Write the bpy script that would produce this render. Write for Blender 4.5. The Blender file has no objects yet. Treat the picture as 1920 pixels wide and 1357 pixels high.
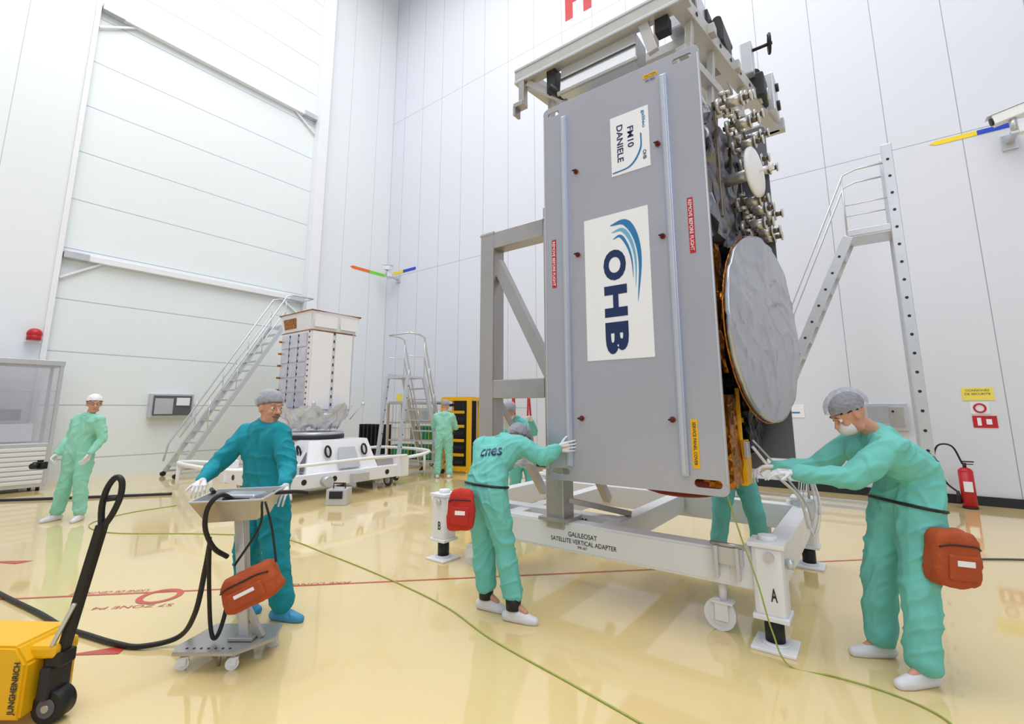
import bpy, bmesh, math, random
from mathutils import Vector, Matrix, noise
from mathutils.bvhtree import BVHTree
random.seed(3)
sc=bpy.context.scene
col=sc.collection
try:
    sc.view_settings.view_transform='Standard'
except Exception: pass
YAW=math.radians(36.87)
# hall axes: x along rear wall, y towards rear wall. W() turns "metres right / metres ahead of the photographer" into hall axes
def W(X,Y,z=0.0): return Vector((.8*X-.6*Y,.6*X+.8*Y,z))
def lin(c):
    c=c/255.0
    return c/12.92 if c<=.04045 else ((c+.055)/1.055)**2.4
def rgb(t): return (lin(t[0]),lin(t[1]),lin(t[2]),1)
# ---------------------------------------------------------------- materials
def mat(name,c,rough=.5,metal=0,bump=None,var=None,coat=0,alpha=1,emit=0,vor=None,trans=0,spec=None,dist=.02,ridge=None):
    m=bpy.data.materials.new(name); m.use_nodes=True
    nt=m.node_tree; b=nt.nodes['Principled BSDF']
    b.inputs['Base Color'].default_value=rgb(c); b.inputs['Roughness'].default_value=rough
    b.inputs['Metallic'].default_value=metal
    b.inputs['Coat Weight'].default_value=coat; b.inputs['Alpha'].default_value=alpha
    b.inputs['Transmission Weight'].default_value=trans
    if spec is not None: b.inputs['Specular IOR Level'].default_value=spec
    if emit:
        b.inputs['Emission Color'].default_value=rgb(c); b.inputs['Emission Strength'].default_value=emit
    tc=nt.nodes.new('ShaderNodeTexCoord')
    if var:
        n=nt.nodes.new('ShaderNodeTexNoise'); n.inputs['Scale'].default_value=var[0]; n.inputs['Detail'].default_value=4
        nt.links.new(tc.outputs['Object'],n.inputs['Vector'])
        mx=nt.nodes.new('ShaderNodeMix'); mx.data_type='RGBA'
        a=var[1]; base=rgb(c)
        mx.inputs[6].default_value=tuple(min(1,x*(1-a)) for x in base[:3])+(1,)
        mx.inputs[7].default_value=tuple(min(1,x*(1+a)) for x in base[:3])+(1,)
        nt.links.new(n.outputs['Fac'],mx.inputs[0]); nt.links.new(mx.outputs[2],b.inputs['Base Color'])
    if bump or vor or ridge:
        if vor:
            n2=nt.nodes.new('ShaderNodeTexVoronoi'); n2.inputs['Scale'].default_value=vor[0]
            out=n2.outputs['Distance']; st=vor[1]
        else:
            n2=nt.nodes.new('ShaderNodeTexNoise'); q=bump or ridge
            n2.inputs['Scale'].default_value=q[0]; n2.inputs['Detail'].default_value=5
            out=n2.outputs['Fac']; st=q[1]
            if ridge:
                n2.noise_type='RIDGED_MULTIFRACTAL'; n2.inputs['Detail'].default_value=2.5; n2.inputs['Distortion'].default_value=.8
        nt.links.new(tc.outputs['Object'],n2.inputs['Vector'])
        bp=nt.nodes.new('ShaderNodeBump'); bp.inputs['Strength'].default_value=st; bp.inputs['Distance'].default_value=dist
        nt.links.new(out,bp.inputs['Height']); nt.links.new(bp.outputs['Normal'],b.inputs['Normal'])
    return m
def seam_mat(name,c,seams,rough=.45,line=(150,150,160),var=.03):
    """painted sandwich panels: seams = list of (axis, spacing, offset, width)"""
    m=bpy.data.materials.new(name); m.use_nodes=True; nt=m.node_tree; b=nt.nodes['Principled BSDF']
    b.inputs['Roughness'].default_value=rough
    tc=nt.nodes.new('ShaderNodeTexCoord'); sp=nt.nodes.new('ShaderNodeSeparateXYZ'); nt.links.new(tc.outputs['Object'],sp.inputs[0])
    acc=None
    for ax,s,o,w in seams:
        a=nt.nodes.new('ShaderNodeMath'); a.operation='ADD'; a.inputs[1].default_value=o+100*s; nt.links.new(sp.outputs[ax],a.inputs[0])
        d=nt.nodes.new('ShaderNodeMath'); d.operation='DIVIDE'; d.inputs[1].default_value=s; nt.links.new(a.outputs[0],d.inputs[0])
        f=nt.nodes.new('ShaderNodeMath'); f.operation='FRACT'; nt.links.new(d.outputs[0],f.inputs[0])
        l=nt.nodes.new('ShaderNodeMath'); l.operation='LESS_THAN'; l.inputs[1].default_value=w/s; nt.links.new(f.outputs[0],l.inputs[0])
        if acc is None: acc=l.outputs[0]
        else:
            x=nt.nodes.new('ShaderNodeMath'); x.operation='MAXIMUM'; nt.links.new(acc,x.inputs[0]); nt.links.new(l.outputs[0],x.inputs[1]); acc=x.outputs[0]
    n=nt.nodes.new('ShaderNodeTexNoise'); n.inputs['Scale'].default_value=.35; n.inputs['Detail'].default_value=3
    nt.links.new(tc.outputs['Object'],n.inputs['Vector'])
    m0=nt.nodes.new('ShaderNodeMix'); m0.data_type='RGBA'; base=rgb(c)
    m0.inputs[6].default_value=tuple(x*(1-var) for x in base[:3])+(1,); m0.inputs[7].default_value=tuple(min(1,x*(1+var)) for x in base[:3])+(1,)
    nt.links.new(n.outputs['Fac'],m0.inputs[0])
    mx=nt.nodes.new('ShaderNodeMix'); mx.data_type='RGBA'; mx.inputs[7].default_value=rgb(line)
    nt.links.new(m0.outputs[2],mx.inputs[6]); nt.links.new(acc,mx.inputs[0]); nt.links.new(mx.outputs[2],b.inputs['Base Color'])
    return m
WALLB=seam_mat('rear_wall_panels',(217,221,233),[(0,1.05,.25,.013),(2,6.6,0.0,.014)],line=(154,156,174))
WALLL=seam_mat('side_wall_panels',(228,233,238),[(1,1.2,.3,.014)],line=(188,192,202))
DOORM=seam_mat('hangar_door_panels',(229,236,238),[(2,1.22,-.45,.024)],line=(176,184,198))
CEIL=mat('ceiling_paint',(235,235,238),.7,var=(1,.03))
FLOOR=mat('epoxy_floor',(225,202,146),.08,var=(.5,.05),coat=.5,bump=(3,.01))
WHITE=mat('white_paint',(234,235,240),.35,var=(3,.03))
WHITE2=mat('white_sticker',(238,240,248),.4,var=(6,.02))
BLACK=mat('black_rubber',(20,20,22),.5,var=(8,.2))
DARK=mat('dark_base',(28,30,40),.5,var=(4,.2))
STEEL=mat('stainless_steel',(184,181,180),.36,.7,bump=(30,.05),var=(4,.15))
ALU=mat('aluminium',(204,207,213),.35,.6,var=(5,.08))
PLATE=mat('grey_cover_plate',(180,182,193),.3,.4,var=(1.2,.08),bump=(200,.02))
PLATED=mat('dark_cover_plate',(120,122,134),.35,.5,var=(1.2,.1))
RAIL=mat('cover_rail',(188,200,224),.3,.5,var=(3,.05))
LIFT=mat('lifting_frame_metal',(194,193,192),.4,.4,var=(3,.12))
MLI=mat('black_foil',(18,18,24),.28,.5,vor=(14,1.0),var=(5,.4))
SILV=mat('silver_foil',(178,181,190),.30,.6,ridge=(2.2,.35),var=(3,.10),dist=.03)
SILVD=mat('dark_silver_foil',(128,128,138),.3,.7,ridge=(5,.9),var=(4,.35),dist=.05)
SILVL=mat('light_silver_foil',(206,209,220),.35,.3,ridge=(4,.8),var=(4,.15),dist=.06)
GOLD=mat('gold_foil',(170,104,28),.25,.85,vor=(16,1.0),var=(6,.6))
REDF=mat('red_cover',(120,30,28),.5,var=(6,.2))
ANT=mat('antenna_metal',(196,194,192),.3,.65,var=(20,.2))
ANTG=mat('antenna_dark',(120,110,98),.35,.8,var=(20,.3))
NAVY=mat('navy_ink',(22,44,92),.4,var=(5,.05))
BLUE=mat('blue_ink',(42,120,178),.4,var=(5,.05))
LBLUE=mat('light_blue_ink',(110,175,214),.4,var=(5,.05))
INK=mat('black_ink',(40,42,50),.5,var=(5,.05))
RED=mat('red_paint',(190,24,36),.4,var=(5,.06))
REDLINE=mat('red_floor_paint',(190,74,62),.25,var=(5,.1))
YEL=mat('yellow_paint',(236,180,14),.4,var=(4,.06))
YSTR=mat('bright_yellow_strip',(246,214,30),.4,var=(4,.04))
YSIGN=mat('yellow_sign',(240,222,96),.4,var=(4,.04))
ORANGE=mat('orange_fabric',(172,76,36),.85,bump=(60,.3),var=(9,.2))
REDFAB=mat('red_fabric',(190,46,36),.85,bump=(60,.3),var=(9,.15))
BLUEP=mat('blue_paint',(30,70,200),.4,var=(4,.06))
GREEN=mat('green_paint',(120,220,60),.4,var=(4,.06))
GREEND=mat('green_crate',(20,130,80),.5,var=(4,.1))
OPAINT=mat('orange_paint',(240,110,40),.4,var=(4,.06))
def cloth(n,c): return mat(n,c,.9,ridge=(3.0,.5),var=(5,.08),dist=.04)
MINT=cloth('mint_coverall',(112,196,188))
TEAL=cloth('teal_coverall',(16,142,160))
PALE=cloth('pale_green_coverall',(144,210,190))
SKIN=mat('skin',(206,152,128),.5,var=(14,.08))
NET=mat('hair_net',(200,204,220),.7,bump=(50,.9),var=(24,.2),alpha=.48)
CAPM=mat('white_cap',(232,232,236),.7,bump=(40,.4),var=(10,.06))
GLOVE=mat('glove',(222,222,230),.55,bump=(40,.2),var=(9,.05))
SHOE=mat('white_shoe',(222,222,228),.5,var=(8,.06))
COVERB=mat('blue_shoe_cover',(60,150,200),.5,ridge=(14,.8),var=(8,.12))
HAIR=mat('grey_hair',(130,126,122),.8,bump=(90,.6),var=(30,.2))
HAIRD=mat('dark_hair',(36,32,34),.7,bump=(90,.6),var=(30,.3))
EYEW=mat('eye_white',(230,228,224),.2,var=(3,.02))
EYED=mat('iris',(50,40,34),.2,var=(3,.05))
LIP=mat('lips',(176,106,94),.5,var=(8,.05))
GCAB=mat('green_yellow_cable',(156,168,78),.45,var=(30,.3))
GREYC=mat('grey_cable',(90,90,96),.45,var=(12,.1))
GLASS=mat('cabinet_glass',(220,220,238),.06,var=(2,.08),coat=.5,alpha=.22)
WHMETAL=mat('white_satin',(228,230,240),.35,.05,var=(3,.05))
SOLAR=mat('silver_mirror_tiles',(206,206,220),.2,.45,bump=(12,.2),var=(6,.25))
LAMP=mat('lamp_panel',(255,252,245),.5,emit=3,var=(1,.01))
# ---------------------------------------------------------------- mesh building
class MB:
    def __init__(s): s.V=[];s.F=[];s.MI=[];s.S=[];s.mats=[]
    def _add(s,tb,m,sm=0):
        if m not in s.mats: s.mats.append(m)
        mi=s.mats.index(m); off=len(s.V)
        tb.verts.index_update()
        s.V+= [v.co.copy() for v in tb.verts]
        for f in tb.faces:
            s.F.append([off+v.index for v in f.verts]); s.MI.append(mi)
            s.S.append(sm==2 or (sm==1 and len(f.verts)<=4))
        tb.free(); return s
    def box(s,c,size,m,rot=None,bev=.004):
        tb=bmesh.new()
        M=Matrix.Translation(Vector(c))@(rot.to_4x4() if rot else Matrix.Identity(4))
        bmesh.ops.create_cube(tb,size=1,matrix=Matrix.Diagonal((size[0],size[1],size[2],1)))
        b=min(bev,min(size)*.45)
        if b>0: bmesh.ops.bevel(tb,geom=tb.edges[:],offset=b,segments=2,affect='EDGES',profile=.5)
        bmesh.ops.transform(tb,matrix=M,verts=tb.verts)
        return s._add(tb,m)
    def beam(s,p1,p2,w,h,m,up=Vector((0,0,1)),bev=.005):
        p1=Vector(p1);p2=Vector(p2); d=p2-p1; L=d.length; x=d.normalized()
        if abs(x.dot(up))>.98: up=Vector((0,1,0))
        y=up.cross(x).normalized(); z=x.cross(y)
        R=Matrix((x,y,z)).transposed()
        return s.box((p1+p2)/2,(L,w,h),m,R,bev)
    def cyl(s,p1,p2,r,m,r2=None,seg=16,sm=1):
        p1=Vector(p1);p2=Vector(p2); d=p2-p1
        tb=bmesh.new()
        M=Matrix.Translation((p1+p2)/2)@d.to_track_quat('Z','Y').to_matrix().to_4x4()
        bmesh.ops.create_cone(tb,cap_ends=True,segments=seg,radius1=r,radius2=r if r2 is None else r2,depth=d.length,matrix=M)
        return s._add(tb,m,sm)
    def sph(s,c,r,m,rot=None,seg=20):
        tb=bmesh.new()
        if not hasattr(r,'__len__'): r=(r,r,r)
        M=Matrix.Translation(Vector(c))@(rot.to_4x4() if rot else Matrix.Identity(4))@Matrix.Diagonal((r[0],r[1],r[2],1))
        bmesh.ops.create_uvsphere(tb,u_segments=seg,v_segments=max(6,seg//2),radius=1,matrix=M)
        return s._add(tb,m,2)
    def tube(s,pts,r,m,seg=8,closed=False,smooth=0):
        pts=[Vector(p) for p in pts]
        if smooth: pts=catmull(pts,smooth,closed)
        n=len(pts); tb=bmesh.new(); rings=[]
        prev=None
        for i,p in enumerate(pts):
            if closed: t=(pts[(i+1)%n]-pts[i-1])
            else: t=(pts[min(i+1,n-1)]-pts[max(i-1,0)])
            t.normalize()
            if prev is None:
                a=Vector((0,0,1)) if abs(t.z)<.9 else Vector((1,0,0))
                u=t.cross(a).normalized()
            else:
                u=(prev-t*prev.dot(t)).normalized()
            prev=u; v=t.cross(u)
            rr=r[i] if hasattr(r,'__len__') else r
            rings.append([tb.verts.new(p+rr*(u*math.cos(2*math.pi*k/seg)+v*math.sin(2*math.pi*k/seg))) for k in range(seg)])
        for i in range(n if closed else n-1):
            A=rings[i];B=rings[(i+1)%n]
            for k in range(seg): tb.faces.new((A[k],A[(k+1)%seg],B[(k+1)%seg],B[k]))
        if not closed:
            tb.faces.new(rings[0][::-1]); tb.faces.new(rings[-1])
        bmesh.ops.recalc_face_normals(tb,faces=tb.faces)
        return s._add(tb,m,1)
    def prism(s,pts,ext,m,bev=0,top=None):
        tb=bmesh.new(); pts=[Vector(p) for p in pts]; e=Vector(ext)
        q=[Vector(p) for p in top] if top else [p+e for p in pts]
        a=[tb.verts.new(p) for p in pts]; b=[tb.verts.new(p) for p in q]
        tb.faces.new(a); tb.faces.new(b[::-1]); n=len(pts)
        for i in range(n): tb.faces.new((a[i],a[(i+1)%n],b[(i+1)%n],b[i]))
        bmesh.ops.recalc_face_normals(tb,faces=tb.faces)
        if bev: bmesh.ops.bevel(tb,geom=tb.edges[:],offset=bev,segments=2,affect='EDGES')
        return s._add(tb,m)
    def face(s,pts,m):
        tb=bmesh.new(); tb.faces.new([tb.verts.new(Vector(p)) for p in pts]); return s._add(tb,m)
    def scale(s,c,k):
        s.V=[c+(v-c)*k for v in s.V]; return s
    def obj(s,name,parent=None,loc=(0,0,0),rz=0,**kw):
        me=bpy.data.meshes.new(name); me.from_pydata(s.V,[],s.F); me.update()
        for m in s.mats: me.materials.append(m)
        me.polygons.foreach_set('material_index',s.MI); me.polygons.foreach_set('use_smooth',s.S)
        return put(name,me,parent,loc,rz,**kw)
def catmull(pts,k,closed=False):
    out=[];n=len(pts)
    rng=range(n if closed else n-1)
    for i in rng:
        p0=pts[i-1] if (closed or i>0) else pts[0]*2-pts[1]
        p1=pts[i];p2=pts[(i+1)%n]
        p3=pts[(i+2)%n] if (closed or i+2<n) else p2*2-p1
        for j in range(k):
            t=j/k
            out.append(.5*((2*p1)+(p2-p0)*t+(2*p0-5*p1+4*p2-p3)*t*t+(3*p1-p0-3*p2+p3)*t**3))
    if not closed: out.append(pts[-1])
    return out
def put(name,me,parent=None,loc=(0,0,0),rz=0,label=None,cat=None,kind=None,group=None):
    ob=bpy.data.objects.new(name,me); col.objects.link(ob)
    ob.location=loc; ob.rotation_euler=(0,0,rz)
    if parent: ob.parent=parent
    if label: ob['label']=label
    if cat: ob['category']=cat
    if kind: ob['kind']=kind
    if group: ob['group']=group
    return ob
def root(name,label,cat,loc,rz=0,group=None):
    ob=put(name,None,None,loc,rz,label,cat,None,group); ob.empty_display_size=.2; return ob
def evalmesh(ob):
    dg=bpy.context.evaluated_depsgraph_get(); dg.update()
    me=bpy.data.meshes.new_from_object(ob.evaluated_get(dg)); return me
def text(s,w,h,m,parent,org,xd,yd,bold=.0,name='lettering',bvh=None):
    cu=bpy.data.curves.new('t','FONT'); cu.body=s; cu.size=1; cu.offset=bold; cu.resolution_u=4
    ob=bpy.data.objects.new('t',cu); col.objects.link(ob); me=evalmesh(ob); bpy.data.objects.remove(ob)
    xs=[v.co.x for v in me.vertices]; ys=[v.co.y for v in me.vertices]
    x0,x1,y0,y1=min(xs),max(xs),min(ys),max(ys); xd=Vector(xd).normalized();yd=Vector(yd).normalized();org=Vector(org)
    yd=(yd-xd*yd.dot(xd)).normalized()
    n=xd.cross(yd).normalized()
    if bvh:
        bm=bmesh.new(); bm.from_mesh(me); bmesh.ops.triangulate(bm,faces=bm.faces[:])
        for _ in range(2): bmesh.ops.subdivide_edges(bm,edges=[e for e in bm.edges if e.calc_length()>.12],cuts=1)
        bm.to_mesh(me); bm.free()
    for v in me.vertices:
        p=org+xd*((v.co.x-(x0+x1)/2)/(x1-x0)*w)+yd*((v.co.y-(y0+y1)/2)/(y1-y0)*h)
        if bvh:
            hit=bvh.ray_cast(p+n*.3,-n)
            if hit[0] is not None: p=hit[0]+n*.006
        v.co=p
    me.materials.clear(); me.materials.append(m)
    return put(name,me,parent)
def platecurve(w,h,r,holes,th):
    """plate in local XZ plane (x 0..w, z 0..h) with rounded corners and slots, thickness th in y"""
    cu=bpy.data.curves.new('p','CURVE'); cu.dimensions='2D'; cu.fill_mode='BOTH'; cu.extrude=th/2; cu.bevel_depth=.0015
    def loop(x0,y0,x1,y1,r):
        pts=[]
        for cx,cy,a in ((x1-r,y0+r,-90),(x1-r,y1-r,0),(x0+r,y1-r,90),(x0+r,y0+r,180)):
            for k in range(9):
                t=math.radians(a+90*k/8); pts.append((cx+r*math.cos(t),cy+r*math.sin(t)))
        sp=cu.splines.new('POLY'); sp.points.add(len(pts)-1)
        for p,q in zip(sp.points,pts): p.co=(q[0],q[1],0,1)
        sp.use_cyclic_u=True
    loop(0,0,w,h,r)
    for x0,y0,x1,y1 in holes: loop(x0,y0,x1,y1,min(x1-x0,y1-y0)*.49)
    ob=bpy.data.objects.new('p',cu); col.objects.link(ob); me=evalmesh(ob); bpy.data.objects.remove(ob)
    for v in me.vertices: v.co=Vector((v.co.x,-v.co.z,v.co.y))
    return me
def remesh(bm,vox,sm=3,fold=0,m=None):
    me=bpy.data.meshes.new('r'); bm.to_mesh(me); bm.free()
    ob=bpy.data.objects.new('r',me); col.objects.link(ob)
    mo=ob.modifiers.new('r','REMESH'); mo.mode='VOXEL'; mo.voxel_size=vox; mo.use_smooth_shade=True
    if sm:
        s2=ob.modifiers.new('s','SMOOTH'); s2.factor=.5; s2.iterations=sm
    out=evalmesh(ob); bpy.data.objects.remove(ob)
    if fold:
        nr=[v.normal.copy() for v in out.vertices]
        off=Vector((random.random()*9,random.random()*9,random.random()*9))
        for v,n in zip(out.vertices,nr):
            p=v.co+off
            w=noise.noise(p*2.5)*.22
            a=noise.noise(Vector((p.x*5,p.y*5,p.z*2.5)))
            b=1-abs(noise.noise(Vector((p.x*6+w*8,p.y*6-w*4,p.z*2.6+p.x*2))))*4.5
            c=1-abs(noise.noise(Vector((p.x*5+4-p.z*6,p.y*6+p.z*3,p.z*5+w*10))))*4.5
            v.co+=n*fold*(a*1.1+max(0,b)*1.0+max(0,c)*.8-.5)
    for p in out.polygons: p.use_smooth=True
    out.materials.clear()
    if m: out.materials.append(m)
    return out
# ---------------------------------------------------------------- figures
def usph(bm,c,r,R=None,seg=14):
    if not hasattr(r,'__len__'): r=(r,r,r)
    M=Matrix.Translation(c)@(R.to_4x4() if R else Matrix.Identity(4))@Matrix.Diagonal((r[0],r[1],r[2],1))
    bmesh.ops.create_uvsphere(bm,u_segments=seg,v_segments=seg//2+2,radius=1,matrix=M)
def cap(bm,a,ra,b,rb,seg=14):
    a=Vector(a);b=Vector(b); d=b-a
    usph(bm,a,ra,seg=seg); usph(bm,b,rb,seg=seg)
    if d.length>1e-4:
        M=Matrix.Translation((a+b)/2)@d.to_track_quat('Z','Y').to_matrix().to_4x4()
        bmesh.ops.create_cone(bm,cap_ends=True,segments=seg,radius1=ra,radius2=rb,depth=d.length,matrix=M)
def handgeo(bm,w,d,n,side,curl,k=1.0,thin=0):
    d=Vector(d).normalized(); n=Vector(n); n=(n-d*n.dot(d)).normalized(); t=d.cross(n)*side
    w=Vector(w); r0=.0088*k-thin
    cap(bm,w-d*.03,.027-thin,w+d*.01,.024-thin)
    L=[(.044,.027,.021),(.049,.031,.023),(.045,.029,.022),(.035,.022,.019)]
    for i in range(4):
        o=(1.5-i)
        base=w+d*(.088-.004*abs(o-.3))*k+t*o*.0225*k
        cap(bm,w+t*o*.011+d*.01,.015-thin,base,.0125-thin)
        dd=(d+t*o*.07).normalized(); p=base; ang=curl*(.55+.08*i)
        for j,l in enumerate(L[i]):
            ax=dd.cross(n).normalized()
            dd=(Matrix.Rotation(ang if j else ang*.7,3,ax)@dd).normalized()
            q=p+dd*l*k; cap(bm,p,r0-.0006*j,q,r0-.0006*(j+1),10); p=q
    p=w+d*.028+t*.026; dd=(d*.65+t*.75+n*.25).normalized()
    cap(bm,w+d*.01+t*.012,.016-thin,p,.014-thin)
    for j,l in enumerate((.036,.028,.022)):
        q=p+dd*l*k; cap(bm,p,r0+.002-.001*j,q,r0+.001-.001*j,10); p=q; dd=(dd+d*.25+n*.25*curl).normalized()
HS=1.10
def capshell(h,R,u,f,rad,cut,m,amp,name,ob):
    mb=MB(); tb=bmesh.new()
    bmesh.ops.create_uvsphere(tb,u_segments=48,v_segments=30,radius=1,matrix=Matrix.Translation(h+u*.045-f*.02)@R.to_4x4()@Matrix.Diagonal((rad[0],rad[1],rad[2],1)))
    bmesh.ops.delete(tb,geom=[v for v in tb.verts if (v.co-h).dot(u)< cut+((v.co-h).dot(f))*.30],context='VERTS')
    for v in tb.verts:
        k=noise.noise(v.co*22)*amp+(1-abs(noise.noise(v.co*40))*3)*amp*.4
        v.co+=(v.co-h).normalized()*k
    mb._add(tb,m,2); mb.scale(h,HS).obj(name,ob)
def person(label,base,J,suit,rz=YAW,vox=.009,bvox=.006,shoe=SHOE,netm=NET,mask=False,stache=False,glove=GLOVE,gvox=.0032,fold=.0115,baggy=1.0,socks=None,glasses=False,hair=HAIR,puff=1.0):
    g={k:(Vector(v) if hasattr(v,'__len__') else v) for k,v in J.items()}
    f=g['face'].normalized(); u=g.get('hup',Vector((0,0,1))); u=(u-f*u.dot(f)).normalized(); s=f.cross(u)
    R=Matrix((s,f,u)).transposed(); h=g['head']
    bm=bmesh.new()
    usph(bm,h+u*.022-f*.012,(.073,.092,.095),R,22)
    usph(bm,h-u*.042+f*.020,(.056,.066,.074),R,18)
    usph(bm,h+f*.058-u*.096,(.028,.022,.02),R)
    for q in (-1,1):
        usph(bm,h+s*q*.034+f*.058-u*.024,.024)
        usph(bm,h+s*q*.076-u*.005-f*.005,(.010,.019,.032),R)
        cap(bm,h+s*q*.042-u*.085+f*.01,.022,h+f*.05-u*.1,.02)
    cap(bm,h+f*.082+u*.012,.008,h+f*.108-u*.024,.0125)
    for q in (-1,1): usph(bm,h+f*.094+s*q*.012-u*.028,.009)
    cap(bm,h+f*.076-s*.034+u*.030,.013,h+f*.076+s*.034+u*.030,.013)
    cap(bm,h+f*.080-s*.017-u*.058,.007,h+f*.080+s*.017-u*.058,.007)
    cap(bm,h+f*.078-s*.015-u*.071,.008,h+f*.078+s*.015-u*.071,.008)
    for v in bm.verts: v.co=h+(v.co-h)*HS
    mid=g.get('mid',(g['neck']+g['pel'])/2)
    cap(bm,h-u*.07-f*.02,.052,g['neck'],.056)
    cap(bm,g['neck'],.055,mid,.075); cap(bm,mid,.075,g['pel'],.08)
    cap(bm,g['shL'],.04,g['neck'],.045); cap(bm,g['shR'],.04,g['neck'],.045); cap(bm,g['hipL'],.065,g['hipR'],.065)
    for q in 'LR':
        cap(bm,g['sh'+q],.045,g['el'+q],.036); cap(bm,g['el'+q],.035,g['wr'+q],.023)
        cap(bm,g['hip'+q],.075,g['kn'+q],.05); cap(bm,g['kn'+q],.05,g['an'+q],.034)
        fd=g['toe'+q].normalized(); cap(bm,g['an'+q],.03,g['an'+q]+fd*.1-Vector((0,0,.055)),.022)
        hd=g.get('hd'+q,g['wr'+q]-g['el'+q]).normalized()
        w=g['wr'+q]; cap(bm,w,.02,w+hd*.08,.013)
    me=remesh(bm,bvox,2,0,SKIN)
    ob=put('person',me,None,W(*base),rz,label,'person')
    # coverall
    bm=bmesh.new(); B=baggy; sp=(g['neck']-g['pel']).normalized()
    sid=(g['shR']-g['shL']).normalized(); up0=.055 if socks else .015
    for q in 'LR':
        i=1 if q=='L' else -1
        a=g['sh'+q]+sid*i*.045-sp*.04; m_=mid+(g['hip'+q]-(g['hipL']+g['hipR'])/2)*.7
        cap(bm,a,.105*B,m_,.115*B); cap(bm,m_,.115*B,g['hip'+q]+Vector((0,0,.03)),.118*B)
        cap(bm,g['sh'+q],.080*B,g['el'+q],.066*B); cap(bm,g['el'+q],.066*B,g['wr'+q]-(g['wr'+q]-g['el'+q]).normalized()*.02,.047)
        e=g['an'+q]+Vector((0,0,up0))
        cap(bm,g['hip'+q],.122*B,g['kn'+q],.090*B); cap(bm,g['kn'+q],.090*B,e+(g['kn'+q]-e).normalized()*.02,.082*B)
    cap(bm,g['neck']-sp*.05,.10*B,mid,.125*B); cap(bm,mid,.125*B,g['pel'],.13*B)
    cap(bm,g['shL'],.078,g['neck']-sp*.02,.075); cap(bm,g['shR'],.078,g['neck']-sp*.02,.075)
    cap(bm,g['neck']-sp*.03,.08,g['neck']+sp*.012,.066)
    me=remesh(bm,vox,2,fold,suit)
    zs=min(g['anL'].z,g['anR'].z)-(.035 if not socks else -.01)
    for v in me.vertices:
        if v.co.z<zs: v.co.z=zs+(v.co.z-zs)*.1
    put('coverall',me,ob)
    bvh=BVHTree.FromPolygons([v.co.copy() for v in me.vertices],[tuple(p.vertices) for p in me.polygons])
    MB().tube([p for p in ring(g['neck']+sp*.005+f*.004,sp,sid,.066,.068)],.012,suit,8,True).obj('collar',ob)
    capshell(h,R,u,f,(.080,.101,.080),.018,hair,.003,'hair',ob)
    capshell(h,R,u,f,(.094*puff,.114*puff,.098*puff),.026,netm,.006,'hair_net',ob)
    for q in (-1,1):
        c=h+f*.0735+s*q*.030+u*.008
        MB().sph(c,.0125,EYEW,seg=12).sph(c+f*.0068,.0072,EYED,seg=10).scale(h,HS).obj('eye',ob)
        MB().tube([h+f*.082+s*q*.014+u*.030,h+f*.088+s*q*.030+u*.036,h+f*.080+s*q*.046+u*.030],.0028,hair,6,smooth=3).scale(h,HS).obj('eyebrow',ob)
    if not mask:
        MB().tube([h+f*.083-s*.022-u*.066,h+f*.0885-u*.063,h+f*.083+s*.022-u*.066],.0035,LIP,smooth=4).scale(h,HS).obj('lips',ob)
    if stache:
        MB().tube([h+f*.082-s*.032-u*.056,h+f*.091-s*.012-u*.046,h+f*.093-u*.045,h+f*.091+s*.012-u*.046,h+f*.082+s*.032-u*.056],[.004,.0085,.008,.0085,.004],HAIR).scale(h,HS).obj('moustache',ob)
    if glasses:
        mb=MB()
        for q in (-1,1):
            c=h+f*.098+s*q*.032+u*.006
            mb.tube([c+s*.022*math.cos(a)+u*.016*math.sin(a) for a in [k*math.pi/6 for k in range(12)]],.0018,BLACK,6,True)
            mb.tube([c+s*q*.022,h+s*q*.08+u*.01],.0018,BLACK,6)
        mb.scale(h,HS).obj('glasses',ob)
    if mask:
        bm=bmesh.new(); usph(bm,h+f*.045-u*.055,(.062,.07,.052),R,24)
        bmesh.ops.delete(bm,geom=[v for v in bm.verts if (v.co-h).dot(f)<.03],context='VERTS')
        MB()._add(bm,GLOVE,2).scale(h,HS).obj('face_mask',ob)
    for q in 'LR':
        side=1 if q=='R' else -1
        if 'side'+q in J: side=J['side'+q]
        hd=g.get('hd'+q,g['wr'+q]-g['el'+q]).normalized(); n=g.get('pn'+q,Vector((0,0,-1)))
        bm=bmesh.new(); handgeo(bm,g['wr'+q],hd,n,side,J.get('curl'+q,.6))
        cap(bm,g['wr'+q],.03,g['wr'+q]-(g['wr'+q]-g['el'+q]).normalized()*.06,.038)
        me=remesh(bm,gvox,1,0,glove); put('glove' if glove is GLOVE else 'hand',me,ob)
        fd=g['toe'+q].normalized(); an=g['an'+q]; bm=bmesh.new(); z0=Vector((an.x,an.y,.0))
        cap(bm,z0-fd*.055+Vector((0,0,.035)),.040,z0+fd*.12+Vector((0,0,.026)),.042)
        cap(bm,z0+fd*.12+Vector((0,0,.026)),.042,z0+fd*.17+Vector((0,0,.022)),.033)
        cap(bm,z0-fd*.04+Vector((0,0,.04)),.043,z0-fd*.01+Vector((0,0,.08)),.038); cap(bm,z0+Vector((0,0,.06)),.043,z0+fd*.1+Vector((0,0,.04)),.036)
        me=remesh(bm,.007,2,0,shoe)
        for v in me.vertices:
            if v.co.z<.002: v.co.z=.002+(v.co.z-.002)*.05
        put('shoe',me,ob)
        if socks: MB().cyl(Vector((an.x,an.y,.085)),an+Vector((0,0,.05)),.056,socks,seg=20,r2=.062).obj('ankle_band',ob)
    return ob,bvh
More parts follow.
